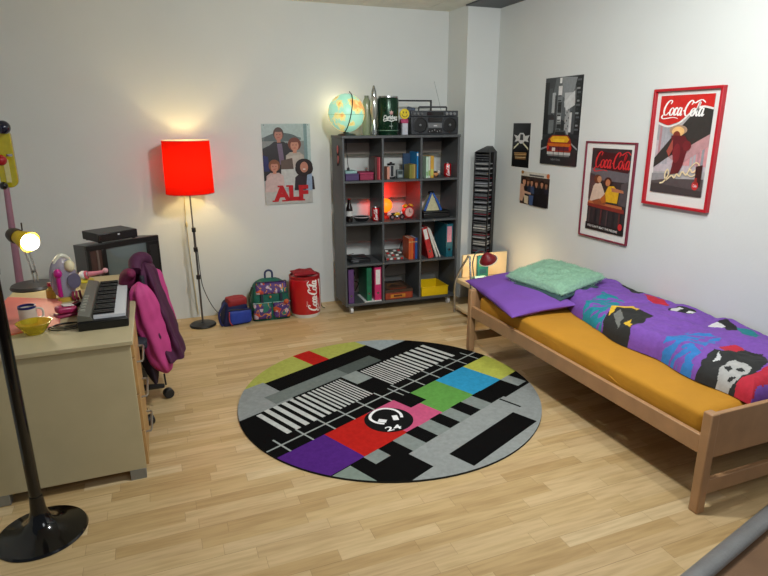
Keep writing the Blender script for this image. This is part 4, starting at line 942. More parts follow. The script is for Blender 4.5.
# ================================================================== FLOOR LAMP
fl = thing('floor_lamp', 'floor lamp with a glowing red drum shade on a thin pole by the back wall', 'lamp', (.245, 4.80, 0))
MB().lathe([(0,0),(.105,0),(.108,.008),(.10,.018),(.015,.024),(.012,.03),(0,.03)]).build('base', M('#1c1b1c', .35), fl)
pm = M('#6f6c6a', .3, .8)
MB().cyl((0,0,.028),(0,0,.80),.008).build('lower_pole', pm, fl); MB().cyl((-.006,0,.62),(-.006,0,1.33),.0055).build('upper_pole', pm, fl)
for z in (.63,.79,.40): MB().box(-.018,.014,-.014,.014,z,z+.035).build('clamp', BLK, fl, bevel=.003)
sm_ = bpy.data.materials.new('red_shade_fabric'); sm_.use_nodes = True; nt = sm_.node_tree; nt.nodes.clear()
out = nt.nodes.new('ShaderNodeOutputMaterial'); mix = nt.nodes.new('ShaderNodeMixShader'); df = nt.nodes.new('ShaderNodeBsdfDiffuse'); tr = nt.nodes.new('ShaderNodeBsdfTranslucent')
df.inputs[0].default_value = lin('#c8140c'); tr.inputs[0].default_value = lin('#d01608'); mix.inputs[0].default_value = .24
gg = nt.nodes.new('ShaderNodeNewGeometry'); dc = nt.nodes.new('ShaderNodeMix'); dc.data_type = 'RGBA'; dc.inputs[6].default_value = lin('#c8140c'); dc.inputs[7].default_value = lin('#e8dcc0')
nt.links.new(gg.outputs['Backfacing'], dc.inputs[0]); nt.links.new(dc.outputs[2], df.inputs[0])
nt.links.new(df.outputs[0], mix.inputs[1]); nt.links.new(tr.outputs[0], mix.inputs[2]); nt.links.new(mix.outputs[0], out.inputs[0])
b = MB(); NN = 64; vs = []
for z, r in ((1.10,.182),(1.30,.179),(1.50,.176)):
    for i in range(NN): a = 2*PI*i/NN; vs.append((r*math.cos(a), r*math.sin(a), z))
b.add(vs, [(k*NN+i, k*NN+(i+1) % NN, (k+1)*NN+(i+1) % NN, (k+1)*NN+i) for k in range(2) for i in range(NN)])
so = b.build('lamp_shade', sm_, fl)
for z, r in ((1.10,.1825),(1.50,.1765)): MB().lathe([(r,-.003),(r+.001,0),(r,.003),(r-.002,0),(r,-.003)], (0,0,z), n=64, cap=False).build('shade_rim', M('#c9b8a8' if z > 1.2 else '#a81410', .5), fl)
for a in (0, 120, 240): MB().cyl((0,0,1.35),(.175*math.cos(R(a)), .175*math.sin(R(a)),1.495),.0015,n=6).build('shade_strut', CHR, fl)
MB().ball((0,0,1.385), .032, 20, (1,1,1.2)).build('bulb', emis('#ffd79a', 14), fl)
MB().tube([(.012,-.012,.65),(.016,-.015,.45),(.03,-.01,.32),(.085,.02,.16),(.15,.06,.06),(.24,.10,.012),(.33,.08,.008)], .0032, 8).build('black_cord', M('#1a1a1a', .5), fl)
MB().tube([(-.03,.18,1.12),(-.045,.20,.95),(-.04,.215,.6),(-.03,.22,.3),(-.02,.22,.03)], .0035, 8).build('cream_light_stripe', M('#c9b98c', .5), fl)  # cream tube stands in for a pale stripe of light on the wall
MB().ball((-.043,.205,.82), .012, 14, (.9,.7,2.2)).build('light_stripe_blob', M('#c9b98c', .5), fl)  # bead imitating the brighter blob within that light stripe

# ================================================================== BAGS + COLA BIN
def bag(secs_scale, name): pass
bp = thing('backpack', 'green and purple patterned backpack between the blue bag and the red bin', 'backpack', (.815, 4.80, 0), R(-3))
def pbag(w, d, h, n=26, e=.35, top=.8, bulge=.06, seed=0):
    b = MB(); vs = []; fs = []; m_ = 48; K_ = 30
    for k in range(K_+1):
        t = k/K_; z = h*t; s_ = min(1, math.sqrt(max(0, 1-max(0,(t-.72)/.28)**2.2))*.999+.001)*min(1, .93+t*.5)
        ww = w*(1-(1-top)*t)
        for i in range(m_):
            a = 2*PI*i/m_; ca, sa = math.cos(a), math.sin(a)
            px = math.copysign(abs(ca)**e, ca)*ww*s_; py = math.copysign(abs(sa)**e, sa)*d*s_*(1+bulge*math.sin(PI*t))
            nn = noise.noise(Vector((px*14+seed, py*14, z*14)))*.012
            vs.append((px*(1+nn*2), py+nn*math.copysign(1, sa)*.6, z))
    for k in range(K_):
        for i in range(m_): fs.append((k*m_+i, k*m_+(i+1) % m_, (k+1)*m_+(i+1) % m_, (k+1)*m_+i))
    fs += [tuple(reversed(range(m_))), tuple(range(K_*m_, (K_+1)*m_))]
    return b.add(vs, fs)
pbag(.172, .09, .355, top=.80).build('main_body', M('#0f5e50', .75, var=.15, scale=12, bump=.2), bp, angle=70)
def patch(w, h, seed, nx_=60, nz=40):
    """colourful cartoon-free pattern: loops and blobs"""
    def c(x, z):
        n1 = noise.noise(Vector((x*22, z*22, seed))); n2 = noise.noise(Vector((x*30, z*30, seed+9))); n3 = noise.noise(Vector((x*16, z*16, seed+20)))
        if abs(n1) < .05: return lin('#c9822a')
        if n2 > .42: return lin('#b9a9b9')
        if n3 > .38: return lin('#b8402f')
        if n3 < -.38: return lin('#1f6a5c')
        return lin('#4a2f6e')
    return c
def pattern_panel(name, x0, x1, z0, z1, y, th, parent, seed, curve=.0, rx=0):
    b = MB(); c = patch(x1-x0, z1-z0, seed); nx_, nz = 34, 26; vs = []
    for j in range(nz+1):
        for i in range(nx_+1):
            s_ = -1+2*i/nx_; t = -1+2*j/nz; x = x0+(x1-x0)*i/nx_; z = z0+(z1-z0)*j/nz
            k = (max(0, 1-abs(s_)**6)*max(0, 1-abs(t)**6))**.4
            vs.append((x, y-th*k+curve*s_*s_ + rx*max(0, (j/nz))**2, z))
    b.v = vs
    for j in range(nz):
        for i in range(nx_):
            b.f.append([j*(nx_+1)+i, j*(nx_+1)+i+1, (j+1)*(nx_+1)+i+1, (j+1)*(nx_+1)+i]); b.c.append(c(x0+(x1-x0)*i/nx_, z0+(z1-z0)*j/nz))
    n0 = len(vs); b.v += [(v[0], y+.012+curve*0, v[2]) for v in vs]; W2 = nx_+1
    ring = [i for i in range(W2)]+[j*W2+nx_ for j in range(1, nz+1)]+[nz*W2+i for i in range(nx_-1, -1, -1)]+[j*W2 for j in range(nz-1, 0, -1)]
    for a, q in zip(ring, ring[1:]+ring[:1]): b.f.append([q, a, a+n0, q+n0]); b.c.append(lin('#2f1f4a'))
    return b.build(name, MP(.7, .15, 80), parent, colors=True, angle=60)
pattern_panel('front_pocket', -.155, -.005, .02, .165, -.09, .035, bp, 2.5)
pattern_panel('front_pocket', .01, .155, .02, .165, -.09, .035, bp, 7.1)
pattern_panel('top_flap', -.125, .135, .235, .335, -.088, .022, bp, 12.4, rx=.045)
for x0_, x1_ in ((-.157,-.003),(.008,.157)):
    MB().tube([(x0_,-.112,.165),((x0_+x1_)/2,-.118,.168),(x1_,-.112,.165)], .004, 8).build('pocket_trim', M('#7fa39a', .6), bp)
for x in (-.08, .08): MB().box(x-.011, x+.011, -.122, -.112, .17, .245).build('strap', M('#1c2a3a', .6), bp, bevel=.002)
MB().ball((-.01,-.112,.215), .011, 12).build('toggle', M('#b56a3a', .5), bp); MB().ball((.12,-.13,.17), .022, 14, (1,.5,.9)).build('badge', M('#b5502c', .6), bp)
MB().tube([(-.03,.02,.345),(-.028,.01,.40),(0,.005,.418),(.028,.01,.40),(.03,.02,.345)], .0085, 10).build('carry_loop', M('#1c2f5c', .6), bp)
MB().tube([(-.150,-.06,.30),(-.178,-.05,.2),(-.172,-.04,.06)], .009, 8).build('side_strap', M('#2c3a2a', .6), bp)
# blue bag
bb_ = thing('small_backpack', 'small blue backpack with a red top slumped beside the green backpack', 'backpack', (.505, 4.77, 0), R(12))
pbag(.125, .075, .225, top=.62, seed=4).build('main_body', M('#131b4a', .7, var=.1), bb_, angle=70)
b = soft_box(-.075, .115, -.108, -.05, .012, .135, .02, ny_=16, amp=.004); b.build('front_pocket', M('#1c3a9a', .6, var=.1), bb_, angle=70)
b = soft_box(-.07, .09, -.085, .03, .165, .235, .02, ny_=16, amp=.006, fr=14); b.build('red_flap', M('#8d1c22', .65, var=.1), bb_, angle=70)
MB().tube([(-.08,-.10,.15),(0,-.115,.145),(.11,-.105,.13)], .005, 8).build('zip', M('#12131a', .5), bb_)
MB().tube([(-.078,-.108,.135),(-.082,-.11,.06),(-.06,-.108,.012)], .004, 8).build('red_piping', M('#b03a3a', .6), bb_)
MB().tube([(-.09,-.04,.2),(-.15,-.06,.12),(-.135,-.05,.02),(-.10,-.04,.012)], .009, 8).build('strap', M('#16205a', .6), bb_)
# cola bin
bn = thing('cola_bin', 'large red cola can-shaped bin with vertical white script', 'bin', (1.115, 4.76, 0))
br = .135; RB = M('#b00d18', .3, var=.03, coat=.3)
MB().lathe([(0,.0),(br*.86,0),(br*.88,.008),(br*.93,.03),(br,.07),(br,.32),(br*.97,.345),(br*.93,.352),(0,.352)], n=64).build('body', RB, bn)
MB().lathe([(br*.865,-.0),(br*.90,.008),(br*.945,.03),(br*.95,.033)], n=64, cap=False).build('bottom_rim', M('#d5d5d0', .4), bn)
MB().lathe([(br*.975,.340),(br*.99,.348),(br*.99,.362),(br*.95,.366),(br*.92,.358)], n=64, cap=False).build('top_rim', M('#93101a', .35), bn)
A = Art(1,1); cola_script(A, .20, .0, .27, '#e9e6e2', 1.25, 0, 1.25)
mp = lambda x, y, z: ((br+.0008+z)*math.sin((-y+.045)/br), -(br+.0008+z)*math.cos((-y+.045)/br), x)
A.build('lettering', MP(.4), bn, mp)
A = Art(1,1); A.text('Enjoy', .135, .062, .05, .016, '#e9c9c4', shear=.2); A.build('small_lettering', MP(.4), bn, mp)
A = Art(1,1); A.poly([(.335,-.055),(.335,-.085),(.30,-.088),(.18,-.098),(.10,-.092),(.05,-.080),(.075,-.062),(.09,-.078),(.18,-.083),(.26,-.075)], '#e9e6e2'); A.build('white_wave', MP(.4), bn, mp, maxlen=.03)
MB().tube([(.10,.08,.36),(.145,.07,.30),(.150,.08,.16),(.17,.10,.03),(.20,.09,.006)], .004, 8).build('cord', M('#5e5a3a', .5), bn)
cq = pillow(.10, .085, .022, amp=.008, fr=20, seed=5).build('red_cloth', M('#8f0f1c', .8, var=.1, bump=.4), angle=80); cq.location = (1.105, 4.755, .384)
tag(cq, 'crumpled dark red cloth lying on top of the cola bin', 'cloth')

# ================================================================== DESK
DB = M('#b8ac88', .55, var=.04, scale=6); DW = M('#b08a55', .5, var=.1, scale=12)
dk = thing('desk', 'beige desk with a closed side panel and drawers facing right', 'desk', (-.17, 2.635, 0))
DL = 1.30; DD = .66; DH = .70
MB().box(-DD, 0, 0, DL, DH-.022, DH).build('desktop', DB, dk, bevel=.003)
MB().box(-DD+.01, -.012, .012, .032, .052, DH-.023).build('end_panel', DB, dk, bevel=.002)
MB().box(-DD+.01, -.012, DL-.032, DL-.012, .052, DH-.023).build('end_panel', DB, dk, bevel=.002)
MB().box(-DD+.01, -DD+.028, .033, DL-.033, .052, DH-.023).build('back_panel', DB, dk, bevel=.002)
MB().box(-DD+.03, -.03, .42, .438, .052, DH-.023).build('inner_panel', DB, dk, bevel=.002)
for (x, y) in ((-.085,.012),(-DD+.015,.012),(-.085,DL-.06),(-DD+.015,DL-.06)): MB().box(x, x+.07, y, y+.045, 0, .052).build('foot', M('#8c8f8c', .4, .5), dk, bevel=.002)
for i, (z0, z1) in enumerate(((.056,.235),(.240,.42),(.425,.60),(.605,.672))):
    dwr = MB().box(-.45, .0, .036, .417, z0, z1).build('drawer', DW, dk, bevel=.002)
    if i < 3:
        MB().tube([(.0,.12,z1-.05),(.022,.122,z1-.05),(.026,.14,z1-.05),(.026,.32,z1-.05),(.022,.338,z1-.05),(.0,.34,z1-.05)], .005, 8, 0).build('handle', M('#a9a49a', .3, .8), dwr)
DZ = DH+.0005
# keyboard
kb = thing('electric_keyboard', 'black electronic keyboard with white keys along the right edge of the desk', 'keyboard', (-.188, 2.845, DZ), R(1.0))
KL = .70
MB().box(-.215, 0, 0, KL, .0, .045).build('body', M('#08090a', .35), kb, bevel=.006)
MB().add([(-.214,.006,.0452),(-.15,.006,.0452),(-.15,KL-.006,.0452),(-.214,KL-.006,.0452),(-.212,.006,.078),(-.16,.006,.066),(-.16,KL-.006,.066),(-.212,KL-.006,.078)],
         [(0,3,2,1),(4,5,6,7),(0,1,5,4),(1,2,6,5),(2,3,7,6),(3,0,4,7)]).build('control_panel', M('#5a5950', .3), kb, bevel=.002)
for k in range(6): MB().box(-.205,-.185,.08+k*.05,.105+k*.05,.068,.079).build('button', M('#8f8e82', .4), kb, bevel=.001)
wk = MB().box(-.148, -.010, 0, .0222, .046, .062).build('white_key', M('#c9ccd0', .3), kb, bevel=.001); wk.location = (0,.022,0)
for k in range(1, 28): c = wk.copy(); COL.objects.link(c); c.parent = kb; c.location = (0,.022+k*.0236,0)
kk = MB().box(-.148, -.058, -.0065, .0065, .0625, .074).build('black_key', M('#0c0c0d', .25), kb, bevel=.0015); kk.location = (0,.022+.0236,0)
for k in range(2, 27):
    if k % 7 in (0, 3): continue
    c = kk.copy(); COL.objects.link(c); c.parent = kb; c.location = (0,.022+k*.0236,0)
# desk pad, mug, bowl, stapler, cable, bottle, phone toy
o = MB().add([(-.83,2.86,0),(-.50,2.98,0),(-.545,3.44,0),(-.83,3.60,0),(-.83,2.86,.006),(-.50,2.98,.006),(-.545,3.44,.006),(-.83,3.60,.006)],[(0,3,2,1),(4,5,6,7),(0,1,5,4),(1,2,6,5),(2,3,7,6),(3,0,4,7)])
o.v = [(x+.003, y, z+DZ) for x, y, z in o.v]
tag(o.build('desk_pad', M('#cf6f66', .5, var=.06, scale=6), smooth=False), 'salmon red desk pad under the mug and bowl', 'desk pad')
t = thing('mug', 'white mug with a dark blue rim behind the yellow bowl', 'mug', (-.635, 3.06, DZ+.0065))
MB().lathe([(0,0),(.036,0),(.038,.01),(.038,.085),(.035,.085),(.035,.008),(0,.008)]).build('body', M('#c9bfae', .3), t); MB().lathe([(.0385,.074),(.0385,.0855),(.0345,.0855),(.0345,.074)], cap=False).build('blue_rim', M('#20205c', .3), t)
MB().tube([(.036,0,.07),(.062,0,.062),(.062,0,.028),(.037,0,.02)], .005, 8).build('handle', M('#c9bfae', .3), t)
t = thing('glass_bowl', 'yellow glass bowl at the near left of the desk', 'bowl', (-.585, 2.90, DZ))
MB().lathe([(0,.002),(.034,0),(.038,.004),(.060,.035),(.074,.056),(.071,.056),(.056,.035),(.034,.009),(0,.007)]).build('bowl_body', glass('#d9cc3a', .12, .75), t); MB().lathe([(.0,.0),(.03,.0),(.03,-.0)], cap=False).build('bowl_foot', M('#b0a52a', .2), t)
t = thing('hole_punch', 'dark pink hole punch on the desk beside the keyboard', 'hole punch', (-.485, 3.13, DZ), R(25))
MB().box(-.05,.05,-.035,.035,0,.016).build('base', M('#8d1f4a', .4), t, bevel=.006); MB().box(-.048,.045,-.032,.03,.018,.05, Matrix.Rotation(R(7),4,'Y')).build('lever', M('#a32858', .35), t, bevel=.010); MB().box(-.02,.03,-.02,.02,.0525,.058, Matrix.Rotation(R(7),4,'Y')).build('white_plate', M('#d9cfc9', .4), t, bevel=.002)
P = []
for k in range(34):
    a = k*.55; r = .088-.0011*k; P.append((-.455+r*math.cos(a)*1.0, 2.925+r*.62*math.sin(a), DZ+.005+.0004*k))
tag(MB().tube(P+[(-.40,3.0,DZ+.04),(-.42,3.02,DZ+.05)], .0028, 8, 4).build('coiled_cable', M('#121214', .4)), 'coiled black cable in front of the keyboard', 'cable')
t = thing('toy_phone', 'clear and lilac novelty telephone with magenta receiver on the desk', 'telephone', (-.515, 3.43, DZ), R(25))
t.scale = (.8,.85,1)
MB().ball((0,.01,.125), .1, 24, (.85,.5,1.2)).build('clear_body', glass('#b9b4c6', .15, .55), t)
MB().lathe([(0,0),(.06,0),(.055,.02),(0,.02)], sy=.7).build('base', M('#b89a3a', .4), t)
MB().tube([(-.052,-.055,.04),(-.055,-.062,.09),(-.052,-.058,.15)], .014, 12).build('receiver', M('#b0187a', .35), t); MB().ball((-.052,-.06,.165), .026, 16).build('earpiece', M('#b0187a', .35), t)
MB().tube([(-.06,0,.13),(-.04,0,.215),(0,0,.248),(.045,0,.225),(.07,0,.16)], .012, 10).build('arch', M('#c9c8b4', .35), t)
MB().ball((.035,-.03,.19), .033, 18).build('cream_knob', M('#d9cfa8', .4), t)
MB().lathe([(0,0),(.042,0),(.042,.008),(0,.008)], mat=Matrix.Translation((.045,-.045,.11)) @ Matrix.Rotation(R(90),4,'X'), n=28).build('dial', M('#5f5a6e', .3), t)
for k in range(3): MB().tube([(.03+.02*k,-.04,.05),(.02+.025*k,-.05,.02),(.035+.02*k,-.05,.004)], .008, 8).build('cord_tassel', M(['#7c1c3a','#8d2a4c','#5c142c'][k], .5), t)
t = thing('perfume_bottle', 'small amber glass bottle beside the novelty telephone', 'bottle', (-.60, 3.50, DZ)); MB().lathe([(0,0),(.022,0),(.024,.01),(.022,.05),(.009,.062),(.009,.07),(0,.07)]).build('glass_body', M('#b8983a', .15), t); MB().lathe([(0,.0705),(.012,.0705),(.012,.09),(0,.09)]).build('cap', M('#b03050', .3), t)
t = thing('toy_figure', 'little pink and white toy lying on a yellow tub behind the keyboard', 'toy', (-.42, 3.66, DZ+.0505), R(-10))
MB().ball((-.03,0,.026), .026, 18).build('head', M('#c9cfd2', .5), t); MB().tube([(0,0,.03),(.04,0,.035),(.08,.005,.04)], [.016,.012,.009], 10).build('body', M('#d07f90', .5), t); MB().ball((.09,.01,.045), .016, 14).build('tail', M('#d9a0a8', .5), t); MB().cyl((-.018,0,.026),(-.008,0,.028),.025).build('collar', M('#c85a70', .5), t)
t = thing('plastic_tub', 'low yellow tub under the pink toy', 'tub', (-.44, 3.66, DZ)); MB().lathe([(0,0),(.036,0),(.042,.04),(0,.04)]).build('tub_body', M('#b5ab7a', .4), t); MB().lathe([(0,.0405),(.045,.0405),(.045,.049),(0,.05)]).build('lid', M('#d0c23a', .4), t)
t = thing('pen_case', 'black pen case lying behind the hole punch', 'case', (-.47,3.27,DZ), R(60)); MB().box(-.05,.05,-.018,.018,0,.02).build('case', M('#2c1518', .4), t, bevel=.006); MB().cyl((-.045,0,.022),(.045,0,.022),.003).build('zip', M('#7c2030', .4), t)
# desk lamp
lx, ly = -.735, 3.80
dl = thing('desk_lamp', 'yellow cone desk lamp switched on, on a round dark base', 'lamp', (lx, ly, DZ))
MB().lathe([(0,0),(.118,0),(.12,.006),(.112,.02),(.02,.026),(0,.026)], n=48).build('base', M('#2a2725', .35), dl)
MB().tube([(.01,0,.024),(.0,.0,.14),(-.02,.0,.26)], .005, 8).build('arm', CHR, dl); MB().tube([(.03,0,.024),(.02,.0,.14),(-.0,.0,.26)], .005, 8).build('arm', CHR, dl)
MB().ball((.012,-.006,.095), .009, 10).build('joint', BLK, dl)
dd = Vector((.62,-.60,-.22)).normalized(); q0 = Vector((-.03,.02,.295)); 
qm = Matrix.Translation(q0) @ dd.to_track_quat('Z','Y').to_matrix().to_4x4()
so = MB().lathe([(.012,-.055),(.030,-.05),(.036,-.02),(.040,.0),(.062,.085)], mat=qm, cap=False, n=40).build('lamp_shade', M('#c7a81a', .35), dl); s2 = so.modifiers.new('s','SOLIDIFY'); s2.thickness = .002
MB().lathe([(.0,-.075),(.035,-.07),(.044,-.045),(.044,-.02),(.037,-.018)], mat=qm, n=32).build('rear_cap', M('#3a2c20', .4), dl)
MB().cyl(q0+Vector((.02,0,.04)), q0+Vector((.022,0,.085)), .004).build('handle_pin', M('#3a2c20', .4), dl)
bc = q0+dd*.075
MB().ball(bc+dd*.012, .047, 24).build('bulb', emis('#fff6e4', 12), dl)
# TV on stand
ta = R(30)
ts = thing('tv_stand', 'low black stand carrying the television behind the desk', 'stand', (-.455, 4.02, 0), ta)
MB().box(-.02,.52,.01,.42,.43,.455).build('top', BLK, ts, bevel=.003); MB().box(.02,.48,.05,.40,.06,.075).build('lower_shelf', BLK, ts, bevel=.003)
for x in (0,.465):
    for y in (.04,.36): MB().box(x, x+.035, y, y+.035, 0, .43).build('leg', BLK, ts, bevel=.003)
tv = thing('television', 'black tube television with a wooden speaker panel, behind the keyboard', 'television', (-.455, 4.03, .456), ta)
TVB = M('#0b0a0a', .3, var=.08); TW = .50; THt = .42
b = MB(); b.box(0, TW, .0, .02, 0, .035); b.box(0, TW, 0, .02, THt-.035, THt); b.box(.0,.02,0,.02,.035,THt-.035); b.box(.095,.125,0,.02,.035,THt-.035); b.box(TW-.09,TW,0,.02,.035,THt-.035); b.build('bezel', TVB, tv, bevel=.002)
MB().add([(0,.02,0),(TW,.02,0),(TW,.02,THt),(0,.02,THt),(.04,.28,.02),(TW-.04,.28,.02),(TW-.04,.28,THt-.03),(.04,.28,THt-.03)],[(0,1,2,3),(4,7,6,5),(0,4,5,1),(1,5,6,2),(2,6,7,3),(3,7,4,0)]).build('cabinet', TVB, tv, bevel=.003)
MB().box(.15,TW-.13,.281,.36,.08,THt-.12).build('rear_bulge', TVB, tv, bevel=.02)
b = MB(); vs = []; n_ = 20
for j in range(n_+1):
    for i in range(n_+1):
        s_, t_ = -1+2*i/n_, -1+2*j/n_; vs.append((.125+(TW-.215)*(i/n_), .018-.012*(1-s_*s_)*(1-t_*t_)-.004, .035+(THt-.07)*j/n_))
b.add(vs, [(j*(n_+1)+i, j*(n_+1)+i+1, (j+1)*(n_+1)+i+1, (j+1)*(n_+1)+i) for j in range(n_) for i in range(n_)]).build('screen', M('#5a6462', .18, coat=.5, var=.02), tv)
MB().box(.02,.095,.006,.02,.035,THt-.035).build('speaker_panel', M('#3a1f16', .5, var=.15, scale=40), tv); MB().box(.062,.074,.001,.0062,.035,THt-.035).build('trim_strip', M('#6b5c56', .4, .3), tv)
MB().box(TW-.075,TW-.02,-.003,0,.05,.36).build('control_strip', M('#1f1d1c', .3), tv, bevel=.002)
vc_ = thing('video_recorder', 'black video recorder box on top of the television', 'electronics', (-.385, 4.09, .877), ta)
MB().box(0,.27,0,.22,.006,.062).build('case', M('#070708', .35), vc_, bevel=.004); MB().box(.005,.265,-.003,0,.012,.058).build('front_panel', M('#17181a', .2), vc_, bevel=.001)
MB().box(.13,.145,-.005,-.003,.04,.05).build('display', M('#b9bcc0', .3), vc_)
for x in (.02,.25):
    for y in (.02,.19): MB().cyl((x,y,0),(x,y,.006),.012,n=14).build('foot', BLK, vc_)
# ================================================================== CHAIR + JACKET
ch = thing('desk_chair', 'swivel desk chair with black star base, draped with a jacket', 'chair', (-.336, 3.418, 0))
CB = M('#141416', .4)
MB().cyl((0,0,.10),(0,0,.42),.025).build('gas_column', CB, ch)
for a in (16.8, 88.8, 160.8, 232.8, 304.4):
    ca, sa = math.cos(R(a)), math.sin(R(a))
    lg = MB().tube([(.02*ca,.02*sa,.11),(.15*ca,.15*sa,.105),(.265*ca,.265*sa,.085)], [.024,.019,.014], 10).build('base_arm', CB, ch)
    w_ = MB().cyl((.287*ca-.022*sa,.287*sa+.022*ca,.03),(.287*ca+.022*sa,.287*sa-.022*ca,.03),.03,n=20).build('castor', CB, lg, bevel=.004)
b = soft_box(-.22,.20,-.21,.21,.43,.49,.03, ny_=20, amp=.003); b.build('seat', M('#20222c', .8), ch, angle=70)
MB().box(.19,.208,-.03,.03,.45,.62).build('back_bar', CB, ch, bevel=.004)
b = soft_box(.198,.222,-.10,.15,.60,.82,.012, ny_=20, amp=.002); b.build('backrest', M('#20222c', .8), ch, angle=70)
jk = thing('jacket', 'magenta and dark purple jacket hanging over the back of the desk chair', 'jacket', (-.125, 3.45, 0))
PM = M('#451338', .75, var=.12, scale=12, bump=.4, bscale=14); PK = M('#b83c7c', .7, var=.08, scale=12, bump=.4, bscale=14)
secs = []
for k in range(25):
    t = k/24; z = .86-.55*t
    cap = math.sqrt(max(0.02, 1-(1-min(1, t/.10))**2))
    secs.append((.01+.05*t+.03*t*t, .05+.04*t, z, (.055+.045*t)*cap, (.165+.085*t)*cap, R(4)))
MB().loft(secs, 64, .075, 7, 1).build('body', PM, jk, angle=75)
secs = []
for k in range(25):
    t = k/24; z = .79-.55*t; cap = math.sqrt(max(0.02, 1-(1-min(1, t/.14))**2))*math.sqrt(max(.05, 1-max(0, (t-.86)/.14)**2))
    rr = .064+.026*math.sin(PI*min(1, t*1.1))
    secs.append((-.02+.05*t+.04*t*t, -.125-.005*t, z, rr*cap*.85, (.062-.018*t)*cap, R(15)))
MB().loft(secs, 48, .075, 5, 3).build('sleeve', PK, jk, angle=75)
secs = []
for k in range(17):
    t = k/16; z = .80-.40*t; cap = math.sqrt(max(0.02, 1-(1-min(1, t/.14))**2))*math.sqrt(max(.05, 1-max(0, (t-.86)/.14)**2))
    secs.append((.05+.06*t, .17, z, .05*cap, .06*cap, 0))
MB().loft(secs, 36, .05, 5, 5).build('sleeve', PK, jk, angle=75)
MB().tube([(-.03,-.07,.84),(-.03,-.02,.875),(-.01,.05,.885),(.02,.10,.87),(.03,.13,.84)], [.03,.036,.036,.036,.03], 14).build('collar', PM, jk, angle=75)
MB().tube([(-.05,-.10,.84),(-.075,-.03,.80),(-.085,.02,.68),(-.06,.04,.55)], [.02,.045,.05,.03], 14).build('front_lapel', M('#6b1340', .75, var=.15, bump=.4, bscale=20), jk, angle=75)
secs = [(-.045+.05*t, -.10+.01*t, .56-.38*t, .045*math.sqrt(max(.03, math.sin(PI*min(.98, max(.03, t))))), .05, 0) for t in [k/12 for k in range(13)]]
MB().loft(secs, 28, .06, 5, 8).build('lining', M('#1c0a1c', .8), jk, angle=75)
MB().cyl((.055,-.13,.235),(.058,-.13,.165),.005).build('cuff_strap', BLK, jk)

# ================================================================== LEFT: COAT STAND + TRUMPET STAND
cs = thing('coat_stand', 'mauve pole coat stand with a yellow acrylic panel and coloured ball knobs', 'coat stand', (-.965, 4.58, 0))
MB().lathe([(0,0),(.14,0),(.14,.015),(.03,.03),(0,.03)]).build('base', M('#7c5a68', .5), cs)
MB().tube([(-.01,0,.02),(0,0,.5),(.025,0,1.24)], [.03,.026,.017], 16).build('pole', M('#9c6f80', .5), cs); 
b = MB(); vs = []; N2 = 16
outl = []
hw = .052; z0, z1_ = 1.215, 1.60
for i in range(N2+1): a = PI+PI*i/N2; outl.append((hw*math.cos(a), z0+.05+.05*math.sin(a)))
for i in range(N2+1): a = PI*i/N2; outl.append((hw*math.cos(a), z1_-.05+.05*math.sin(a)))
nn2 = len(outl); vs = [(x+.055, -.03, z) for x, z in outl]+[(x+.055, .01, z) for x, z in outl]
b.add(vs, [tuple(range(nn2)), tuple(reversed(range(nn2, 2*nn2)))]+[(i, i+nn2, (i+1) % nn2+nn2, (i+1) % nn2) for i in range(nn2)])
b.build('acrylic_panel', M('#b5a80e', .15, var=.08, coat=.6), cs, bevel=.006)
MB().box(.04,.07,-.034,-.031,1.25,1.40).build('clear_strip', M('#cfc88a', .2), cs, bevel=.002); MB().box(.065,.10,-.035,-.031,1.42,1.435).build('metal_band', CHR, cs)
for (x, z, r, col) in ((.085,1.605,.044,'#0e1430'),(.04,1.40,.036,'#a81420'),(.03,1.235,.026,'#121012')):
    k_ = MB().cyl((x-.03,-.03,z),(x,-.08,z),.007).build('peg', CHR, cs); MB().ball((x,-.09,z), r, 24).build('ball_knob', M(col, .15, coat=.5), k_)
MB().cyl((.06,-.01,1.62),(.01,-.01,1.73),.008).build('green_rod', M('#4f7a5a', .5), cs); MB().lathe([(.0,1.72),(.032,1.72),(.022,1.80),(0,1.80)], (.01,-.01,0)).build('red_cone', M('#a8303a', .4), cs)

sd = thing('floor_stand', 'tall black metal pole on a glossy trumpet base in the left foreground', 'stand', (-.585, 2.39, 0))
GB = M('#07080a', .14, .3, .05, coat=.5)
MB().lathe([(0,0),(.168,0),(.170,.004),(.165,.012),(.12,.024),(.07,.042),(.042,.072),(.029,.12),(.025,.18),(0,.18)], n=64).build('base', GB, sd)
MB().cyl((0,0,.17),(0,0,1.10),.0225,n=32).build('pole', GB, sd)
MB().lathe([(0,1.10),(.026,1.10),(.028,1.12),(.022,1.14),(0,1.15)]).build('top_cap', GB, sd)

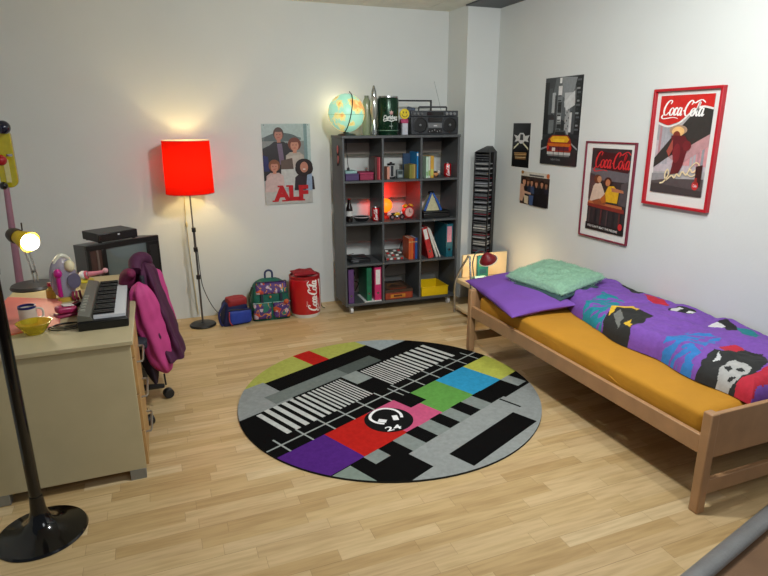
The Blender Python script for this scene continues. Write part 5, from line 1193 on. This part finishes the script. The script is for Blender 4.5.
# ================================================================== LIGHTS
def area(name, loc, size, power, col, target=None, sy=None):
    l = bpy.data.lights.new(name, 'AREA'); l.energy = power; l.color = col; l.size = size
    if sy: l.shape = 'RECTANGLE'; l.size_y = sy
    o = bpy.data.objects.new(name, l); COL.objects.link(o); o.location = loc
    if target: o.rotation_euler = (Vector(target)-Vector(loc)).to_track_quat('-Z', 'Y').to_euler()
    return o
def point(name, loc, power, col, r=.03):
    l = bpy.data.lights.new(name, 'POINT'); l.energy = power; l.color = col; l.shadow_soft_size = r
    o = bpy.data.objects.new(name, l); COL.objects.link(o); o.location = loc; return o
area('ceiling_lamp', (1.15, 1.95, 2.5), .16, 47, (.98,1,.99), (1.45,3.3,.3))
area('front_fill', (1.3, -.3, 2.4), 1.0, 19, (.95,.98,1.0), (1.6,4.2,.9))  # soft fill added behind the camera, not a fixture of the room
area('right_wall_fill', (1.9, 1.6, 2.5), .2, 18, (.98,1,1), (2.9,2.9,1.2))  # added light to brighten the right wall, no lamp stands there
point('floor_lamp_light', (.245,4.80,1.30), 9, (1,.76,.36), .035)
point('desk_lamp_light', tuple(Vector((lx,ly,DZ))+bc+dd*.06), 2.6, (1,.75,.42), .03)
point('clip_lamp_light', (2.545,4.03,.50), 3.2, (1,.75,.42), .02)
point('orb_lamp_light', tuple(S(.44,.26,z2+.20)), 3.0, (1,.03,.02), .02)
point('globe_light', tuple(S(.08,.32,zt+.20)), 1.4, (1,.9,.6), .05)
w = bpy.data.worlds.new('world'); scene.world = w; w.use_nodes = True
w.node_tree.nodes['Background'].inputs[0].default_value = (.82,.88,1,1); w.node_tree.nodes['Background'].inputs[1].default_value = .16

# ================================================================== CAMERA
TH = math.atan(165/577); YAW = R(21.3); ROLL = R(-.3)
fw = Vector((math.sin(YAW)*math.cos(TH), math.cos(YAW)*math.cos(TH), -math.sin(TH)))
rt = Vector((math.cos(YAW), -math.sin(YAW), 0)); up = rt.cross(fw)
c, s = math.cos(ROLL), math.sin(ROLL); r2 = rt*c+up*s; u2 = up*c-rt*s
cam = bpy.data.cameras.new('camera'); co = bpy.data.objects.new('camera', cam); COL.objects.link(co)
cam.sensor_fit = 'HORIZONTAL'; cam.sensor_width = 36; cam.lens = 577/768*36; cam.clip_start = .05
co.matrix_world = Matrix(((r2.x,u2.x,-fw.x,0),(r2.y,u2.y,-fw.y,0),(r2.z,u2.z,-fw.z,1.62),(0,0,0,1)))
scene.camera = co
scene.view_settings.view_transform = 'Standard'; scene.view_settings.look = 'None'; scene.view_settings.gamma = 1
scene.view_settings.exposure = -0.15; scene.view_settings.use_curve_mapping = False
